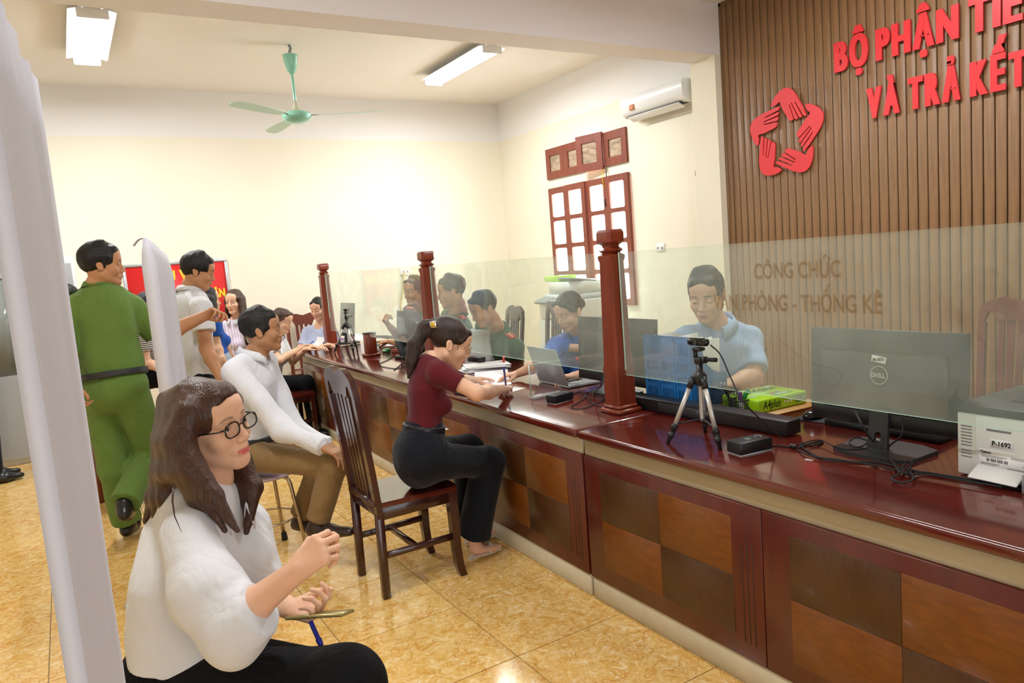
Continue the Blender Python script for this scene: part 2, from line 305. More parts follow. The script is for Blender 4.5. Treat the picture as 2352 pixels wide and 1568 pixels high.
# ------------------------------------------------------------------ organic shapes: smooth unions of tapered cones, meshed by surface nets
f32 = np.float32
def _n(v): v = np.asarray(v, float); return v/max(1e-9, np.linalg.norm(v))
class Org:
    def __init__(s): s.p = []
    def cone(s, a, b, ra, rb=None, k=.02, flat=None, ff=1.0, capa=False, capb=False, op='u', grp=0):
        a = np.array(a, float); b = np.array(b, float); rb = ra if rb is None else rb
        r = max(ra, rb); s.p.append(('c', a, b, ra, rb, k, None if flat is None else _n(flat), ff, capa, capb, op, np.minimum(a, b)-r, np.maximum(a, b)+r)); return s
    def ell(s, c, r, R=None, k=.02, op='u'):
        c = np.array(c, float); r = np.array(r, float); R = np.eye(3) if R is None else np.array(R, float)
        e = np.sqrt(((R*r[None, :])**2).sum(1)) if R is not None else r
        s.p.append(('e', c, r, R, 0, k, None, 1, 0, 0, op, c-e, c+e)); return s
    def xf(s, M, sc=1.0):                # transformed copy (rotation+uniform scale+translation)
        o = Org(); A = np.array([list(r)[:3] for r in M][:3], float); t = np.array([M[i][3] for i in range(3)], float)
        for q in s.p:
            if q[0] == 'c':
                o.cone(A@q[1]+t, A@q[2]+t, q[3]*sc, q[4]*sc, q[5]*sc, None if q[6] is None else A@q[6]/sc, q[7], q[8], q[9], q[10])
            else: o.ell(A@q[1]+t, q[2]*sc, (A/sc)@q[3], q[5]*sc, q[10])
        return o
    def add(s, o): s.p += o.p; return s
    def mesh(s, h, disp=None, post=None):
        us = [q for q in s.p if q[10] == 'u']
        lo = np.min([q[11] for q in us], 0)-3*h-.004; hi = np.max([q[12] for q in us], 0)+3*h+.004
        N = np.ceil((hi-lo)/h).astype(int)+1
        F = np.full(N, .05, f32)
        ax = [(lo[i]+h*np.arange(N[i])).astype(f32) for i in range(3)]
        for q in s.p:
            m = q[5]+2.5*h
            i0 = np.maximum(0, np.floor((q[11]-m-lo)/h).astype(int)); i1 = np.minimum(N, np.ceil((q[12]+m-lo)/h).astype(int)+1)
            if (i1 <= i0).any(): continue
            X = ax[0][i0[0]:i1[0], None, None]; Y = ax[1][None, i0[1]:i1[1], None]; Z = ax[2][None, None, i0[2]:i1[2]]
            if q[0] == 'e':
                c, r, R = q[1], q[2], q[3]; x = X-f32(c[0]); y = Y-f32(c[1]); z = Z-f32(c[2])
                U = [(x*f32(R[0, j])+y*f32(R[1, j])+z*f32(R[2, j]))/f32(r[j]) for j in range(3)]
                k0 = np.sqrt(U[0]**2+U[1]**2+U[2]**2)+f32(1e-6)
                k1 = np.sqrt((U[0]/f32(r[0]))**2+(U[1]/f32(r[1]))**2+(U[2]/f32(r[2]))**2)+f32(1e-6)
                d = k0*(k0-1)/k1
            else:
                a, b, ra, rb, fl, ff = q[1], q[2], q[3], q[4], q[6], q[7]; ab = b-a; L2 = max(1e-9, ab@ab)
                x = X-f32(a[0]); y = Y-f32(a[1]); z = Z-f32(a[2])
                t = (x*f32(ab[0])+y*f32(ab[1])+z*f32(ab[2]))/f32(L2); tc = np.clip(t, 0, 1)
                dx = x-tc*f32(ab[0]); dy = y-tc*f32(ab[1]); dz = z-tc*f32(ab[2])
                if fl is not None:
                    u = dx*f32(fl[0])+dy*f32(fl[1])+dz*f32(fl[2]); g = f32(1/ff-1)
                    dx = dx+u*g*f32(fl[0]); dy = dy+u*g*f32(fl[1]); dz = dz+u*g*f32(fl[2])
                d = np.sqrt(dx*dx+dy*dy+dz*dz)-(f32(ra)+tc*f32(rb-ra))
                if fl is not None and ff < 1: d = d*f32(.5+.5*ff)
                L = math.sqrt(L2)
                if q[8]: d = np.maximum(d, -t*f32(L))
                if q[9]: d = np.maximum(d, (t-1)*f32(L))
            S = F[i0[0]:i1[0], i0[1]:i1[1], i0[2]:i1[2]]; k = f32(max(q[5], 1e-5))
            if q[10] == 'u': hh = np.maximum(k-np.abs(S-d), 0)/k; S[...] = np.minimum(S, d)-hh*hh*k*f32(.25)
            elif q[10] == 's': hh = np.maximum(k-np.abs(S+d), 0)/k; S[...] = np.maximum(S, -d)+hh*hh*k*f32(.25)
        if disp is not None or post is not None:
            X, Y, Z = np.meshgrid(*ax, indexing='ij', sparse=True)
            if disp is not None: F = F+disp(X, Y, Z).astype(f32)
            if post is not None: F = post(F, X, Y, Z)
        F[0], F[-1] = .05, .05; F[:, 0], F[:, -1] = .05, .05; F[:, :, 0], F[:, :, -1] = .05, .05
        return surfnet(F, lo, h)
def surfnet(F, lo, h):
    neg = F < 0; n = neg[:-1, :-1, :-1]; cnt = np.zeros(n.shape, np.int8)
    for i in (0, 1):
        for j in (0, 1):
            for k in (0, 1): cnt += neg[i:F.shape[0]-1+i, j:F.shape[1]-1+j, k:F.shape[2]-1+k]
    act = (cnt > 0) & (cnt < 8); I = np.argwhere(act); idx = np.full(act.shape, -1, np.int32); idx[act] = np.arange(len(I))
    P = np.zeros((len(I), 3)); C = np.zeros(len(I))
    for a in range(3):
        o = [b for b in range(3) if b != a]
        for u in (0, 1):
            for v in (0, 1):
                c0 = I.copy(); c0[:, o[0]] += u; c0[:, o[1]] += v; c1 = c0.copy(); c1[:, a] += 1
                f0 = F[tuple(c0.T)].astype(float); f1 = F[tuple(c1.T)].astype(float); m = (f0 < 0) != (f1 < 0)
                t = np.where(m, f0/np.where(m, f0-f1, 1), 0); q = c0.astype(float); q[:, a] += t
                P[m] += q[m]; C[m] += 1
    P /= C[:, None]; Q = []
    for a in range(3):
        o = [b for b in range(3) if b != a]
        s0 = [slice(None)]*3; s1 = [slice(None)]*3; s0[a] = slice(0, -1); s1[a] = slice(1, None)
        m = neg[tuple(s0)] != neg[tuple(s1)]; E = np.argwhere(m); E = E[(E[:, o[0]] > 0) & (E[:, o[1]] > 0)]
        E = E[(E[:, o[0]] < F.shape[o[0]]-1) & (E[:, o[1]] < F.shape[o[1]]-1)]
        def g(u, v):
            c = E.copy(); c[:, o[0]] -= u; c[:, o[1]] -= v; return idx[tuple(c.T)]
        q = np.stack([g(1, 1), g(0, 1), g(0, 0), g(1, 0)], 1); fl = neg[tuple(E.T)]
        if a == 1: fl = ~fl
        q[~fl] = q[~fl][:, ::-1]; Q.append(q)
    return P*h+lo, np.concatenate(Q)
def np_mesh(name, V_, Q, mi=None, K=None):
    me = bpy.data.meshes.new(name); me.vertices.add(len(V_)); me.vertices.foreach_set('co', np.asarray(V_, f32).ravel())
    me.loops.add(len(Q)*4); me.loops.foreach_set('vertex_index', Q.astype(np.int32).ravel())
    me.polygons.add(len(Q)); me.polygons.foreach_set('loop_start', np.arange(0, len(Q)*4, 4, dtype=np.int32)); me.polygons.foreach_set('loop_total', np.full(len(Q), 4, np.int32))
    if mi is not None: me.polygons.foreach_set('material_index', mi.astype(np.int32))
    if K is not None: me.attributes.new('makeup', 'FLOAT_COLOR', 'POINT').data.foreach_set('color', np.asarray(K, f32).ravel())
    me.update(calc_edges=True); return me
def smooth_v(V_, Q, it=1, w=.5):
    n = len(V_)
    for _ in range(it):
        S = np.zeros((n, 3)); c = np.zeros(n)
        for a, b in ((0, 1), (1, 2), (2, 3), (3, 0)):
            for x, y in ((Q[:, a], Q[:, b]), (Q[:, b], Q[:, a])):
                for d in range(3): S[:, d] += np.bincount(x, V_[y, d], n)
                c += np.bincount(x, minlength=n)
        V_ = V_*(1-w)+w*S/np.maximum(c, 1)[:, None]
    return V_
def joinm(parts):                         # [(V,Q,K)]
    vs, qs, ms, o = [], [], [], 0
    for v, q, m in parts: vs.append(v); qs.append(q+o); ms.append(np.tile(np.array([[0, 0, 0, 1]], f32), (len(v), 1)) if m is None else m); o += len(v)
    return np.concatenate(vs), np.concatenate(qs), np.concatenate(ms)
# ------------------------------------------------------------------ people
def skin(name, col, lip, brow='#2c211d'):
    m = mat(name, col, .5, var=.05, vscale=9, sss=.1, bump=.04, bscale=180, spec=.35); nt = m.node_tree; p = nt.nodes['Principled BSDF']; L = nt.links
    src = p.inputs['Base Color'].links[0].from_socket; a = nd(nt, 'ShaderNodeAttribute'); a.attribute_name = 'makeup'; sp = nd(nt, 'ShaderNodeSeparateColor'); L.new(a.outputs['Color'], sp.inputs[0])
    m1 = nd(nt, 'ShaderNodeMixRGB'); m1.inputs[2].default_value = lin(lip); L.new(sp.outputs[0], m1.inputs[0]); L.new(src, m1.inputs[1])
    m2 = nd(nt, 'ShaderNodeMixRGB'); m2.inputs[2].default_value = lin(brow); L.new(sp.outputs[1], m2.inputs[0]); L.new(m1.outputs[0], m2.inputs[1])
    L.new(m2.outputs[0], p.inputs['Base Color']); return m
SK = {'fair': skin('skin_fair', '#e3b496', '#cc5560'), 'tan': skin('skin_tan', '#c08a64', '#a86a60'), 'brown': skin('skin_brown', '#b3835f', '#96584e'), 'light': skin('skin_light', '#d9ab8e', '#c0606a')}
EYEM = [mat('eye_white', '#e6e2dc', .2), mat('iris', '#1c110c', .12)]
HAIR = {'black': mat('hair_black', '#131110', .42, var=.5, vscale=60, stretch=(3, 3, .2), bump=.4, bscale=120, bstretch=(2, 2, .12), spec=.35),
        'brown': mat('hair_brown', '#43291d', .3, var=.45, vscale=60, stretch=(3, 3, .2), bump=.4, bscale=120, bstretch=(2, 2, .1), spec=.4),
        'pony': mat('hair_pony', '#2f1e18', .35, var=.5, vscale=60, stretch=(3, 3, .25), bump=.4, bscale=120, bstretch=(2, 2, .1), spec=.4),
        'grey': mat('hair_grey', '#22201f', .5, var=.6, vscale=90, stretch=(1, 1, .5), bump=.4, bscale=110, spec=.25)}
def fabric(name, col, rough=.75, bump=.4, var=.04, bscale=5, sheen=.1, bstretch=(1, 1, .6)):
    m = mat(name, col, rough, var=var, vscale=4, sheen=sheen, spec=.25); nt = m.node_tree; L = nt.links; p = nt.nodes['Principled BSDF']
    tc = nd(nt, 'ShaderNodeTexCoord'); mp = nd(nt, 'ShaderNodeMapping'); mp.inputs['Scale'].default_value = bstretch; L.new(tc.outputs['Object'], mp.inputs[0])
    n1 = nd(nt, 'ShaderNodeTexNoise', Scale=bscale, Detail=3.0, Distortion=1.6); L.new(mp.outputs[0], n1.inputs['Vector'])
    ab = nd(nt, 'ShaderNodeMath', operation='SUBTRACT'); ab.inputs[1].default_value = .5; L.new(n1.outputs['Fac'], ab.inputs[0]); a2 = nd(nt, 'ShaderNodeMath', operation='ABSOLUTE'); L.new(ab.outputs[0], a2.inputs[0])
    b1 = nd(nt, 'ShaderNodeBump', Strength=bump, Distance=.06); L.new(a2.outputs[0], b1.inputs['Height'])
    n2 = nd(nt, 'ShaderNodeTexNoise', Scale=400.0); L.new(tc.outputs['Object'], n2.inputs['Vector']); b2 = nd(nt, 'ShaderNodeBump', Strength=.12, Distance=.004); L.new(n2.outputs['Fac'], b2.inputs['Height']); L.new(b1.outputs[0], b2.inputs['Normal'])
    L.new(b2.outputs[0], p.inputs['Normal']); return m
HEADS = {}
def head_org(fem, down):
    j = .92 if fem else 1.0; o = Org()
    o.ell((0, -.014, .030), (.0745, .096, .087), k=.01).ell((0, .022, -.030), (.059*j, .060, .078), k=.03)
    for s in (-1, 1):
        o.cone((s*.050*j, -.004, -.058), (s*.014, .060, -.098), .021, .017, k=.03)
        o.ell((s*.035, .054, -.034), (.027, .026, .026), k=.022)
        o.cone((s*.004, .083, -.058), (s*.019, .074, -.068), .011, .009, k=.012)
    o.ell((0, .066, -.099), (.020, .017, .016), k=.02)
    o.ell((0, .062, .045), (.052, .026, .038), k=.03)
    for s in (-1, 1): o.cone((s*.016, .081, .018), (s*.042, .068, .016), .009, .008, k=.014)
    for s in (-1, 1): o.ell((s*.032, .093, -.003), (.019, .014, .012), k=.014, op='s')
    o.cone((0, .080, .010), (0, .100, -.034), .0075, .0105, k=.012)
    for s in (-1, 1): o.ell((s*.0115, .092, -.041), (.0085, .010, .0075), k=.007)
    for s in (-1, 1): o.ell((s*.007, .095, -.0485), (.0038, .005, .003), k=.003, op='s')
    for s in (-1, 1):
        o.ell((s*.032, .0725, -.003), (.0150, .0150, .0135), k=.005)
        zz = -.0105 if down else -.0035
        hh = .0022 if down else .0056
        o.ell((s*.032, .089, zz), (.0128, .010, hh), k=.003, op='s')
    # mouth
    for s in (-1, 1): o.cone((s*.003, .0905, -.0655), (s*.020, .079, -.0705), .0058, .0025, k=.006)
    o.cone((-.013, .0845, -.0765), (.013, .0845, -.0765), .0068, .0068, k=.006)
    o.cone((-.021, .0855, -.0712), (0, .0985, -.0705), .0014, .0014, k=.003, op='s').cone((.021, .0855, -.0712), (0, .0985, -.0705), .0014, .0014, k=.003, op='s')
    # ears
    for s in (-1, 1):
        R = [[1, 0, 0], [0, .94, -.34], [0, .34, .94]]
        o.ell((s*.0765, -.012, -.010), (.0075, .0165, .0300), R, k=.006)
        o.ell((s*.0845, -.008, -.010), (.0055, .0095, .0190), R, k=.004, op='s')
    o.cone((0, -.020, -.060), (0, -.038, -.155), .050*j, .052*j, k=.03)
    return o
def head_data(fem, down, h):
    key = (fem, down, h)
    if key in HEADS: return HEADS[key]
    V_, Q = head_org(fem, down).mesh(h)
    if h < .003: V_ = smooth_v(V_, Q, 1, .35)
    x, y, z = np.abs(V_[:, 0]), V_[:, 1], V_[:, 2]; K = np.zeros((len(V_), 4), f32); K[:, 3] = 1
    ss = lambda t, w: np.clip(t/w*.5+.5, 0, 1)
    lw = np.clip(1-(x/.0225)**2, 0, 1)**.6
    K[:, 0] = (y > .070)*ss(z+.0712+.0098*lw, .002)*ss(-.0705+.0075*lw*(1-.2*np.exp(-(x/.004)**2))-z, .002)*(lw > 0)*(.85 if fem else .6)
    bx_ = (x-.014)/.034; bw = (.0030 if fem else .0042)*(1-.5*np.clip(bx_, 0, 1))
    K[:, 1] = (y > .045)*ss(bx_, .06)*ss(1-bx_, .12)*ss(bw-np.abs(z-(.0205+.006*np.sin(PI*np.clip(bx_*.8+.1, 0, 1))-.004*bx_)), .0022)*(.75 if fem else .9)
    ex = (x-.032)/.0150; zz = -.0105 if down else -.0035; hh = .0022 if down else .0056; arc = zz+hh*np.sqrt(np.clip(1-ex**2, 0, 1))
    K[:, 1] = np.maximum(K[:, 1], (np.abs(ex) < 1.02)*(y > .06)*ss(z-arc+.0004, .0012)*ss(arc+.0018-z, .0012))
    HEADS[key] = (V_, Q, K); return HEADS[key]
def frame(fwd, up=(0, 0, 1)):             # columns: right, forward, up
    f = _n(fwd); r = _n(np.cross(f, np.asarray(up, float))); u = np.cross(r, f); return np.array([r, f, u]).T
def tr(P, c, R, s=1.0): return (np.asarray(P)*s)@R.T+np.asarray(c)
def mat4(c, R, s=1.0):
    return [[*(R[i]*s), c[i]] for i in range(3)]+[[0, 0, 0, 1]]
def noise_disp(amp, f=30, seed=0, zf=1.0, lo=0):
    r = np.random.RandomState(seed); K = [(r.normal(size=3)*f*(.6+.8*r.rand()), r.rand()*6.28) for _ in range(5)]
    def d(X, Y, Z):
        s = 0
        for k, ph in K: s = s+np.sin(X*k[0]+Y*k[1]+Z*k[2]*zf+ph+1.3*np.sin(X*k[1]*.7+Z*k[0]*.6*zf+ph))
        return -amp*s/2.2
    return d
def hand_org(s=1.0, curl=.5, thumb=.5, side=1, spread=.06, pinch=False, flat=False):
    # wrist at origin, fingers towards +y, back of the hand +z, thumb at x*side<0
    o = Org(); sd = side
    o.cone((0, -.02, 0), (0, .015, 0), .026, .027, k=.01, flat=(0, 0, 1), ff=.75)
    for i, x in enumerate((-.030, -.010, .010, .028)):
        o.cone((x*.55*sd, .012, 0), (x*sd, .078-.006*abs(i-1), .002), .0145, .0125, k=.012, flat=(0, 0, 1), ff=.85)
    L = [(.041, .025, .020), (.046, .029, .022), (.042, .027, .021), (.033, .020, .018)]
    c = curl if hasattr(curl, '__len__') else [curl]*4
    for i, x in enumerate((-.030, -.010, .010, .028)):
        p = np.array([x*sd, .080-.006*abs(i-1), .002]); a = 0; r = .0092 if i < 3 else .0080
        for j, l in enumerate(L[i]):
            a += c[i]*(1.15 if j == 0 else 1.25 if j == 1 else .8)
            q = p+np.array([math.sin((i-1.5)*spread)*sd*l, math.cos(a)*l, -math.sin(a)*l])
            o.cone(p, q, r, r*.9, k=.004); p = q; r *= .9
    p = np.array([-.024*sd, .018, -.006]); q = np.array([-.045*sd, .046, -.016-.012*thumb]); o.cone(p, q, .0155, .0125, k=.012)
    q2 = q+np.array([(-.014+.022*thumb)*sd, .028, -.010-.006*thumb]); o.cone(q, q2, .0115, .0100, k=.005)
    q3 = q2+np.array([(-.002+.018*thumb)*sd, .022, -.004-.006*thumb]); o.cone(q2, q3, .0098, .0082, k=.004)
    return o
def arm_org(el, wr, hand_dir, palm_n, side, s=1.0, curl=.5, thumb=.5, r=(.043, .028), start=None, spread=.06):
    """forearm (and upper arm from start) with a hand; palm_n = the way the BACK of the hand faces"""
    o = Org()
    el = np.array(el, float); wr = np.array(wr, float)
    if start is not None: o.cone(np.array(start)*.8+el*.2, el, r[0]*1.0, r[0]*.95, k=.02)
    mid = el*.65+wr*.35
    o.cone(el, mid, r[0]*.92, r[0]*.98, k=.02).cone(mid, wr, r[0]*.95, r[1], k=.02)
    R = frame(hand_dir, palm_n); H = hand_org(s, curl, thumb, side, spread).xf(mat4(wr, R, s), s)
    return o.add(H)
def collar_mesh(name, mt, root, c, R, r=(.068, .060), h=.038, open_=.5, drop=.03):
    b = B(); n = 28; rows = [[], [], [], []]
    for i in range(n+1):
        a = PI/2+open_*.5+(2*PI-open_)*i/n; t = abs(i/n-.5)*2
        x, y = math.cos(a)*r[0], math.sin(a)*r[1]; f = drop*t**2
        pts = [(x, y, -.012-f*.9), (x*.97, y*.97, h-f), (x*1.05, y*1.05, h-.002-f), (x*(1.28+.15*t**4), y*(1.28+.2*t**4), h-.036-f-.022*t**5)]
        for k in range(4): rows[k].append(tr(pts[k], c, R))
    b.grid(rows)
    return b.build(name, mt, root, world=True, thick=.0025, auto=False, smooth=True)
def short_hair(fem, c, R, s, mt, root, style='short', h=.005, seed=1, vol=1.0):
    o = Org()
    if style == 'short':
        o.ell((0, -.018, .036), (.0815*vol, .101*vol, .091*vol), k=.01)
        o.cone((-.036, .058, .080), (.036, .060, .082), .013, .014, k=.03).cone((-.03, -.01, .114), (.03, .0, .116), .016*vol, .016*vol, k=.03)
        o.ell((0, .108, -.030), (.064, .056, .096), k=.016, op='s')
        for q in (-1, 1): o.ell((q*.083, .022, -.046), (.026, .036, .054), k=.006, op='s')
        o.ell((0, -.02, -.140), (.10, .14, .082), k=.015, op='s')
        for q in (-1, 1): o.cone((q*.0725, .012, .020), (q*.0735, .010, -.020), .007, .004, k=.006)
    elif style in ('bun', 'pulled'):
        o.ell((0, -.018, .034), (.0800, .100, .089), k=.01)
        o.ell((0, .104, -.030), (.060, .056, .104), k=.012, op='s')
        for q in (-1, 1): o.ell((q*.080, .024, -.052), (.022, .038, .050), k=.008, op='s')
        o.cone((-.036, .060, .076), (.036, .060, .076), .018, k=.02)
        for q in (-1, 1): o.cone((q*.034, .064, .074), (q*.066, .040, .030), .012, .010, k=.012).cone((q*.066, .040, .030), (q*.076, .008, .0), .010, .008, k=.01)
        o.ell((0, -.0, -.145), (.10, .10, .088), k=.015, op='s')
        o.ell((0, -.115, -.005), (.036, .030, .036), k=.015)
    elif style == 'bob':
        o.ell((0, -.018, .036), (.086, .104, .094), k=.01)
        for q in (-1, 1):
            for yy in (-.065, -.035, -.005, .025): o.cone((q*.066, yy, .02), (q*(.077), yy*1.05+.005, -.125), .030, .020, k=.02, flat=(1, 0, 0), ff=.7)
        o.cone((0, -.085, .02), (0, -.09, -.12), .045, .035, k=.03)
        o.ell((0, .105, -.045), (.056, .066, .108), k=.012, op='s')
    R4 = mat4(c, R, s); d = noise_disp(.0022, 55, seed)
    V_, Q = o.mesh(h, disp=d); V_ = smooth_v(V_, Q, 1, .4)
    return me_obj('hair', np_mesh('hair', tr(V_, c, R, s), Q), mt, root, True, True)
def eyes(c, R, s, root, gaze=(0, 1, 0), down=False):
    g = _n(gaze)
    for q in (-1, 1):
        b = B(); ctr = np.array([q*.032, .0722, -.003])
        F = frame(g); Rm = Matrix([list(r) for r in F])
        bm = b.bm; rr = bmesh.ops.create_uvsphere(bm, u_segments=20, v_segments=14, radius=.0128)
        M_ = Matrix([list(r) for r in F]).to_4x4() @ Matrix.Rotation(-PI/2, 4, 'X')
        for f in bm.faces:
            if f.calc_center_median().z > .0128*.86: f.material_index = 1
        bmesh.ops.transform(bm, matrix=M_, verts=bm.verts)
        for v in bm.verts: v.co = Vector(tr(np.array(v.co)+ctr, c, R, s))
        b.build('eye', EYEM, root, world=True, auto=False, smooth=True)
class Person:
    """joints in room coordinates; body = one mesh (head, neck, torso, arms with hands, legs), clothes and hair are parts"""
    def __init__(s, label, head, hf, nb, pel, tf, fem=False, down=False, sc=1.0, hup=(0, 0, 1), skin='fair', hair='black', style='short', h=.005, hh=.004, base=None, group=None, gaze=None, vol=1.0, seed=1, cat='person'):
        s.head = np.array(head, float); s.R = frame(hf, hup); s.sc = sc; s.fem = fem; s.down = down; s.h = h; s.hh = hh; s.skin = SK[skin]; s.seed = seed
        s.nb = np.array(nb, float); s.pel = np.array(pel, float); s.up = _n(s.nb-s.pel); s.tf = _n(np.array(tf, float)-s.up*np.dot(s.up, tf)); s.rt = np.cross(s.tf, s.up)
        b = Vector(base) if base is not None else Vector((pel[0], pel[1], 0))
        s.root = empty('person', b, 0, label, cat, group); s.gaze = gaze
        s.parts = []; s.arm = []; s.core = Org(); s.H = HAIR[hair]
        s.w = (.150 if fem else .178)*sc; s.sh = {q: s.nb+q*s.rt*s.w-s.up*.050*sc for q in (-1, 1)}
        if style: short_hair(fem, s.head, s.R, sc, s.H, s.root, style, h=max(.0035, hh), seed=seed, vol=vol)
        s.T = s.nb-s.up*.13*sc; s.leg = {}; s.el = {}; s.wr = {}
        s.style = style
    def limb(s, q, el, wr, hd, pn, curl=.6, thumb=.5, r=(.043, .027), hs=None, bare=True, spread=.06):
        hs = hs or (s.sc*(.92 if s.fem else 1.0)); r = (r[0]*s.sc*(.86 if s.fem else 1), r[1]*s.sc*(.86 if s.fem else 1))
        s.el[q] = np.array(el, float); s.wr[q] = np.array(wr, float)
        s.arm.append(arm_org(el, wr, hd, pn, q, hs, curl, thumb, r, start=s.sh[q] if bare else None, spread=spread)); return s
    def body(s):
        V1, Q1, K1 = head_data(s.fem, s.down, s.hh if s.hh < .003 else .0035)
        P = [(tr(V1, s.head, s.R, s.sc), Q1, K1)]
        o = s.core; c = s.sc
        nk = s.head+s.R@np.array([0, -.032, -.10])*c
        o.cone(nk, s.nb+s.tf*.010, .050*c*(.9 if s.fem else 1.08), .058*c*(.9 if s.fem else 1.05), k=.03)
        o.cone(s.nb-s.up*.07*c, s.pel+s.up*.1, .105*c, .095*c, k=.04, flat=s.tf, ff=.6).cone(s.sh[-1]*.9+s.sh[1]*.1-s.up*.01, s.sh[1]*.9+s.sh[-1]*.1-s.up*.01, .028*c, k=.01)
        for q in s.leg:
            hp, kn, an = s.leg[q]; o.cone(hp, kn, .065, .05, k=.03).cone(kn, an, .048, .032, k=.03)
        V2, Q2 = o.mesh(.008 if s.hh < .004 else .012); P.append((V2, Q2, None))
        for a in s.arm:
            V3, Q3 = a.mesh(max(.0034, s.hh)); P.append((V3, Q3, None))
        V_, Q, K = joinm(P); me_obj('body', np_mesh('body', V_, Q, None, K), s.skin, s.root, True, True)
        eyes(s.head, s.R, s.sc, s.root, s.gaze or ((0, 1, -.45) if s.down else (0, 1, -.05)), s.down); return s
    def shirt(s, m, sleeve='short', name='shirt', hem=.0, loose=1.0, h=None, wr_amp=.0055, slen=.62, collar=True, cm=None, bust=None, open_=.5, hang=0.0, cuffr=1.0):
        o = Org(); c = s.sc*loose; f = s.fem; c0 = s.sc
        ch = s.nb-s.up*.135*c0; wa = s.pel+s.up*.13*c0; lo_ = s.pel-s.up*hem
        o.cone(ch, wa, (.148 if f else .172)*c, (.122 if f else .160)*c, k=.05, flat=s.tf, ff=.66)
        o.cone(wa, lo_, (.128 if f else .160)*c, (.150 if f else .165)*c, k=.04, flat=s.tf, ff=.72, capb=True)
        o.cone(s.nb-s.up*.045*c0-s.tf*.012, ch, .062*c, .12*c, k=.04, flat=s.tf, ff=.78)
        for q in (-1, 1):
            o.cone(s.nb-s.up*.018*c0+q*s.rt*.03, s.sh[q]+s.up*.004, .050*c0, .056*c, k=.05)
            if f: 
                bb = bust or .05
                o.ell(s.nb-s.up*.21*c0+q*s.rt*.062*c0+s.tf*.085*c, (.052*c, bb*c, .050*c), k=.04)
            if q in s.el:
                e = s.el[q]; w = s.wr[q]; ra = (.052 if f else .060)*c
                if sleeve == 'short':
                    e2 = s.sh[q]+(e-s.sh[q])*slen; o.cone(s.sh[q], e2, ra*1.08, ra*1.05*cuffr, k=.03, capb=True)
                    o.cone(e2-(e-s.sh[q])*.04, e2+(e-s.sh[q])*.3, ra*.92*cuffr, ra*.9*cuffr, k=.004, op='s') if False else None
                elif sleeve == 'elbow':
                    e2 = e+(w-e)*.22; o.cone(s.sh[q], e, ra*1.15, ra*1.35, k=.03).cone(e, e2, ra*1.35, ra*1.15, k=.02, capb=True)
                else:
                    o.cone(s.sh[q], e, ra*1.08, ra*.95, k=.03).cone(e, w+(e-w)*.12, ra*.95, ra*.68, k=.02).cone(w+(e-w)*.22, w+(e-w)*.02, ra*.72, ra*.70, k=.006, capa=True, capb=True)
        if hang: o.cone(wa, lo_, .165*c, .18*c, k=.04, flat=s.tf, ff=.8, capb=True)
        V_, Q = o.mesh(h or s.h, disp=noise_disp(wr_amp, 20, s.seed, .7)); V_ = smooth_v(V_, Q, 1, .4)
        s.shirt_o = me_obj(name, np_mesh(name, V_, Q), m, s.root, True, True)
        if collar: collar_mesh('collar', cm or m, s.shirt_o, s.nb+s.up*.024*c0+s.tf*.010, np.array([s.rt, s.tf, s.up]).T, (.074*c0*(.9 if f else 1.03), .070*c0*(.9 if f else 1.03)), open_=open_)
        return s
    def legs(s, spec=None, m=None, name='trousers', r=(.088, .068, .060), h=None, hip=.085, amp=.004, shoe=None, shoem=None, an_up=.03, shr=1.0, seat=None):
        o = Org(); c = s.sc
        for q in (-1, 1):
            kn, an, toe = spec[q] if spec else (None,)*3
            hp = s.pel+q*s.rt*hip*c
            if spec is None:
                fl = _n([s.tf[0], s.tf[1], 0]); kn = hp+fl*.42-np.array([0, 0, .02])+q*s.rt*.03; an = np.array([kn[0]+fl[0]*.02, kn[1]+fl[1]*.02, .08]); toe = an+fl*.17-np.array([0, 0, .05])
            kn, an, toe = [np.array(v, float) for v in (kn, an, toe)]; s.leg[q] = (hp, kn, an)
            o.cone(hp, kn, r[0]*c, r[1]*c, k=.03).cone(kn, an+(kn-an)*an_up, r[1]*c*.98, r[2]*c, k=.03, capb=True)
            if shoem is not None:
                fd = toe-an; fd[2] = 0; fd = _n(fd); g = min(an[2]-.085, 10); g = max(0, g); sh_ = Org(); hz = np.array([0, 0, 1.])
                heel = np.array([an[0], an[1], an[2]])-fd*.035; tip = np.array([*(toe[:2]), toe[2]]); 
                hl = heel.copy(); hl[2] = an[2]-.045
                tp = tip.copy(); tp[2] = tip[2]
                sh_.cone(an+hz*.01, an-hz*.02, .042*shr, .043*shr, k=.02).cone(hl, an+fd*.07-hz*.045, .035*shr, .044*shr, k=.03).cone(an+fd*.07-hz*.045, tp, .044*shr, .030*shr, k=.03, flat=(0, 0, 1), ff=.75)
                zb = max(.002, min(hl[2], tp[2])-.036)
                V_, Q = sh_.mesh(.007, post=lambda F, X, Y, Z: np.maximum(F, (zb-Z)))
                me_obj('shoe', np_mesh('shoe', V_, Q), shoem, s.root, True, True)
        o.ell(s.pel+s.up*.03, (.150*c if s.fem else .155*c, .118*c, .125*c), np.array([s.rt, s.tf, s.up]).T, k=.05)
        if seat: o.ell(s.pel-s.tf*.05-s.up*.02, (.150*c, .10*c, .10*c), np.array([s.rt, s.tf, s.up]).T, k=.05)
        V_, Q = o.mesh(h or s.h*1.1, disp=noise_disp(amp, 14, s.seed+5, .8)); V_ = smooth_v(V_, Q, 1, .4)
        s.tr_o = me_obj(name, np_mesh(name, V_, Q), m, s.root, True, True); return s
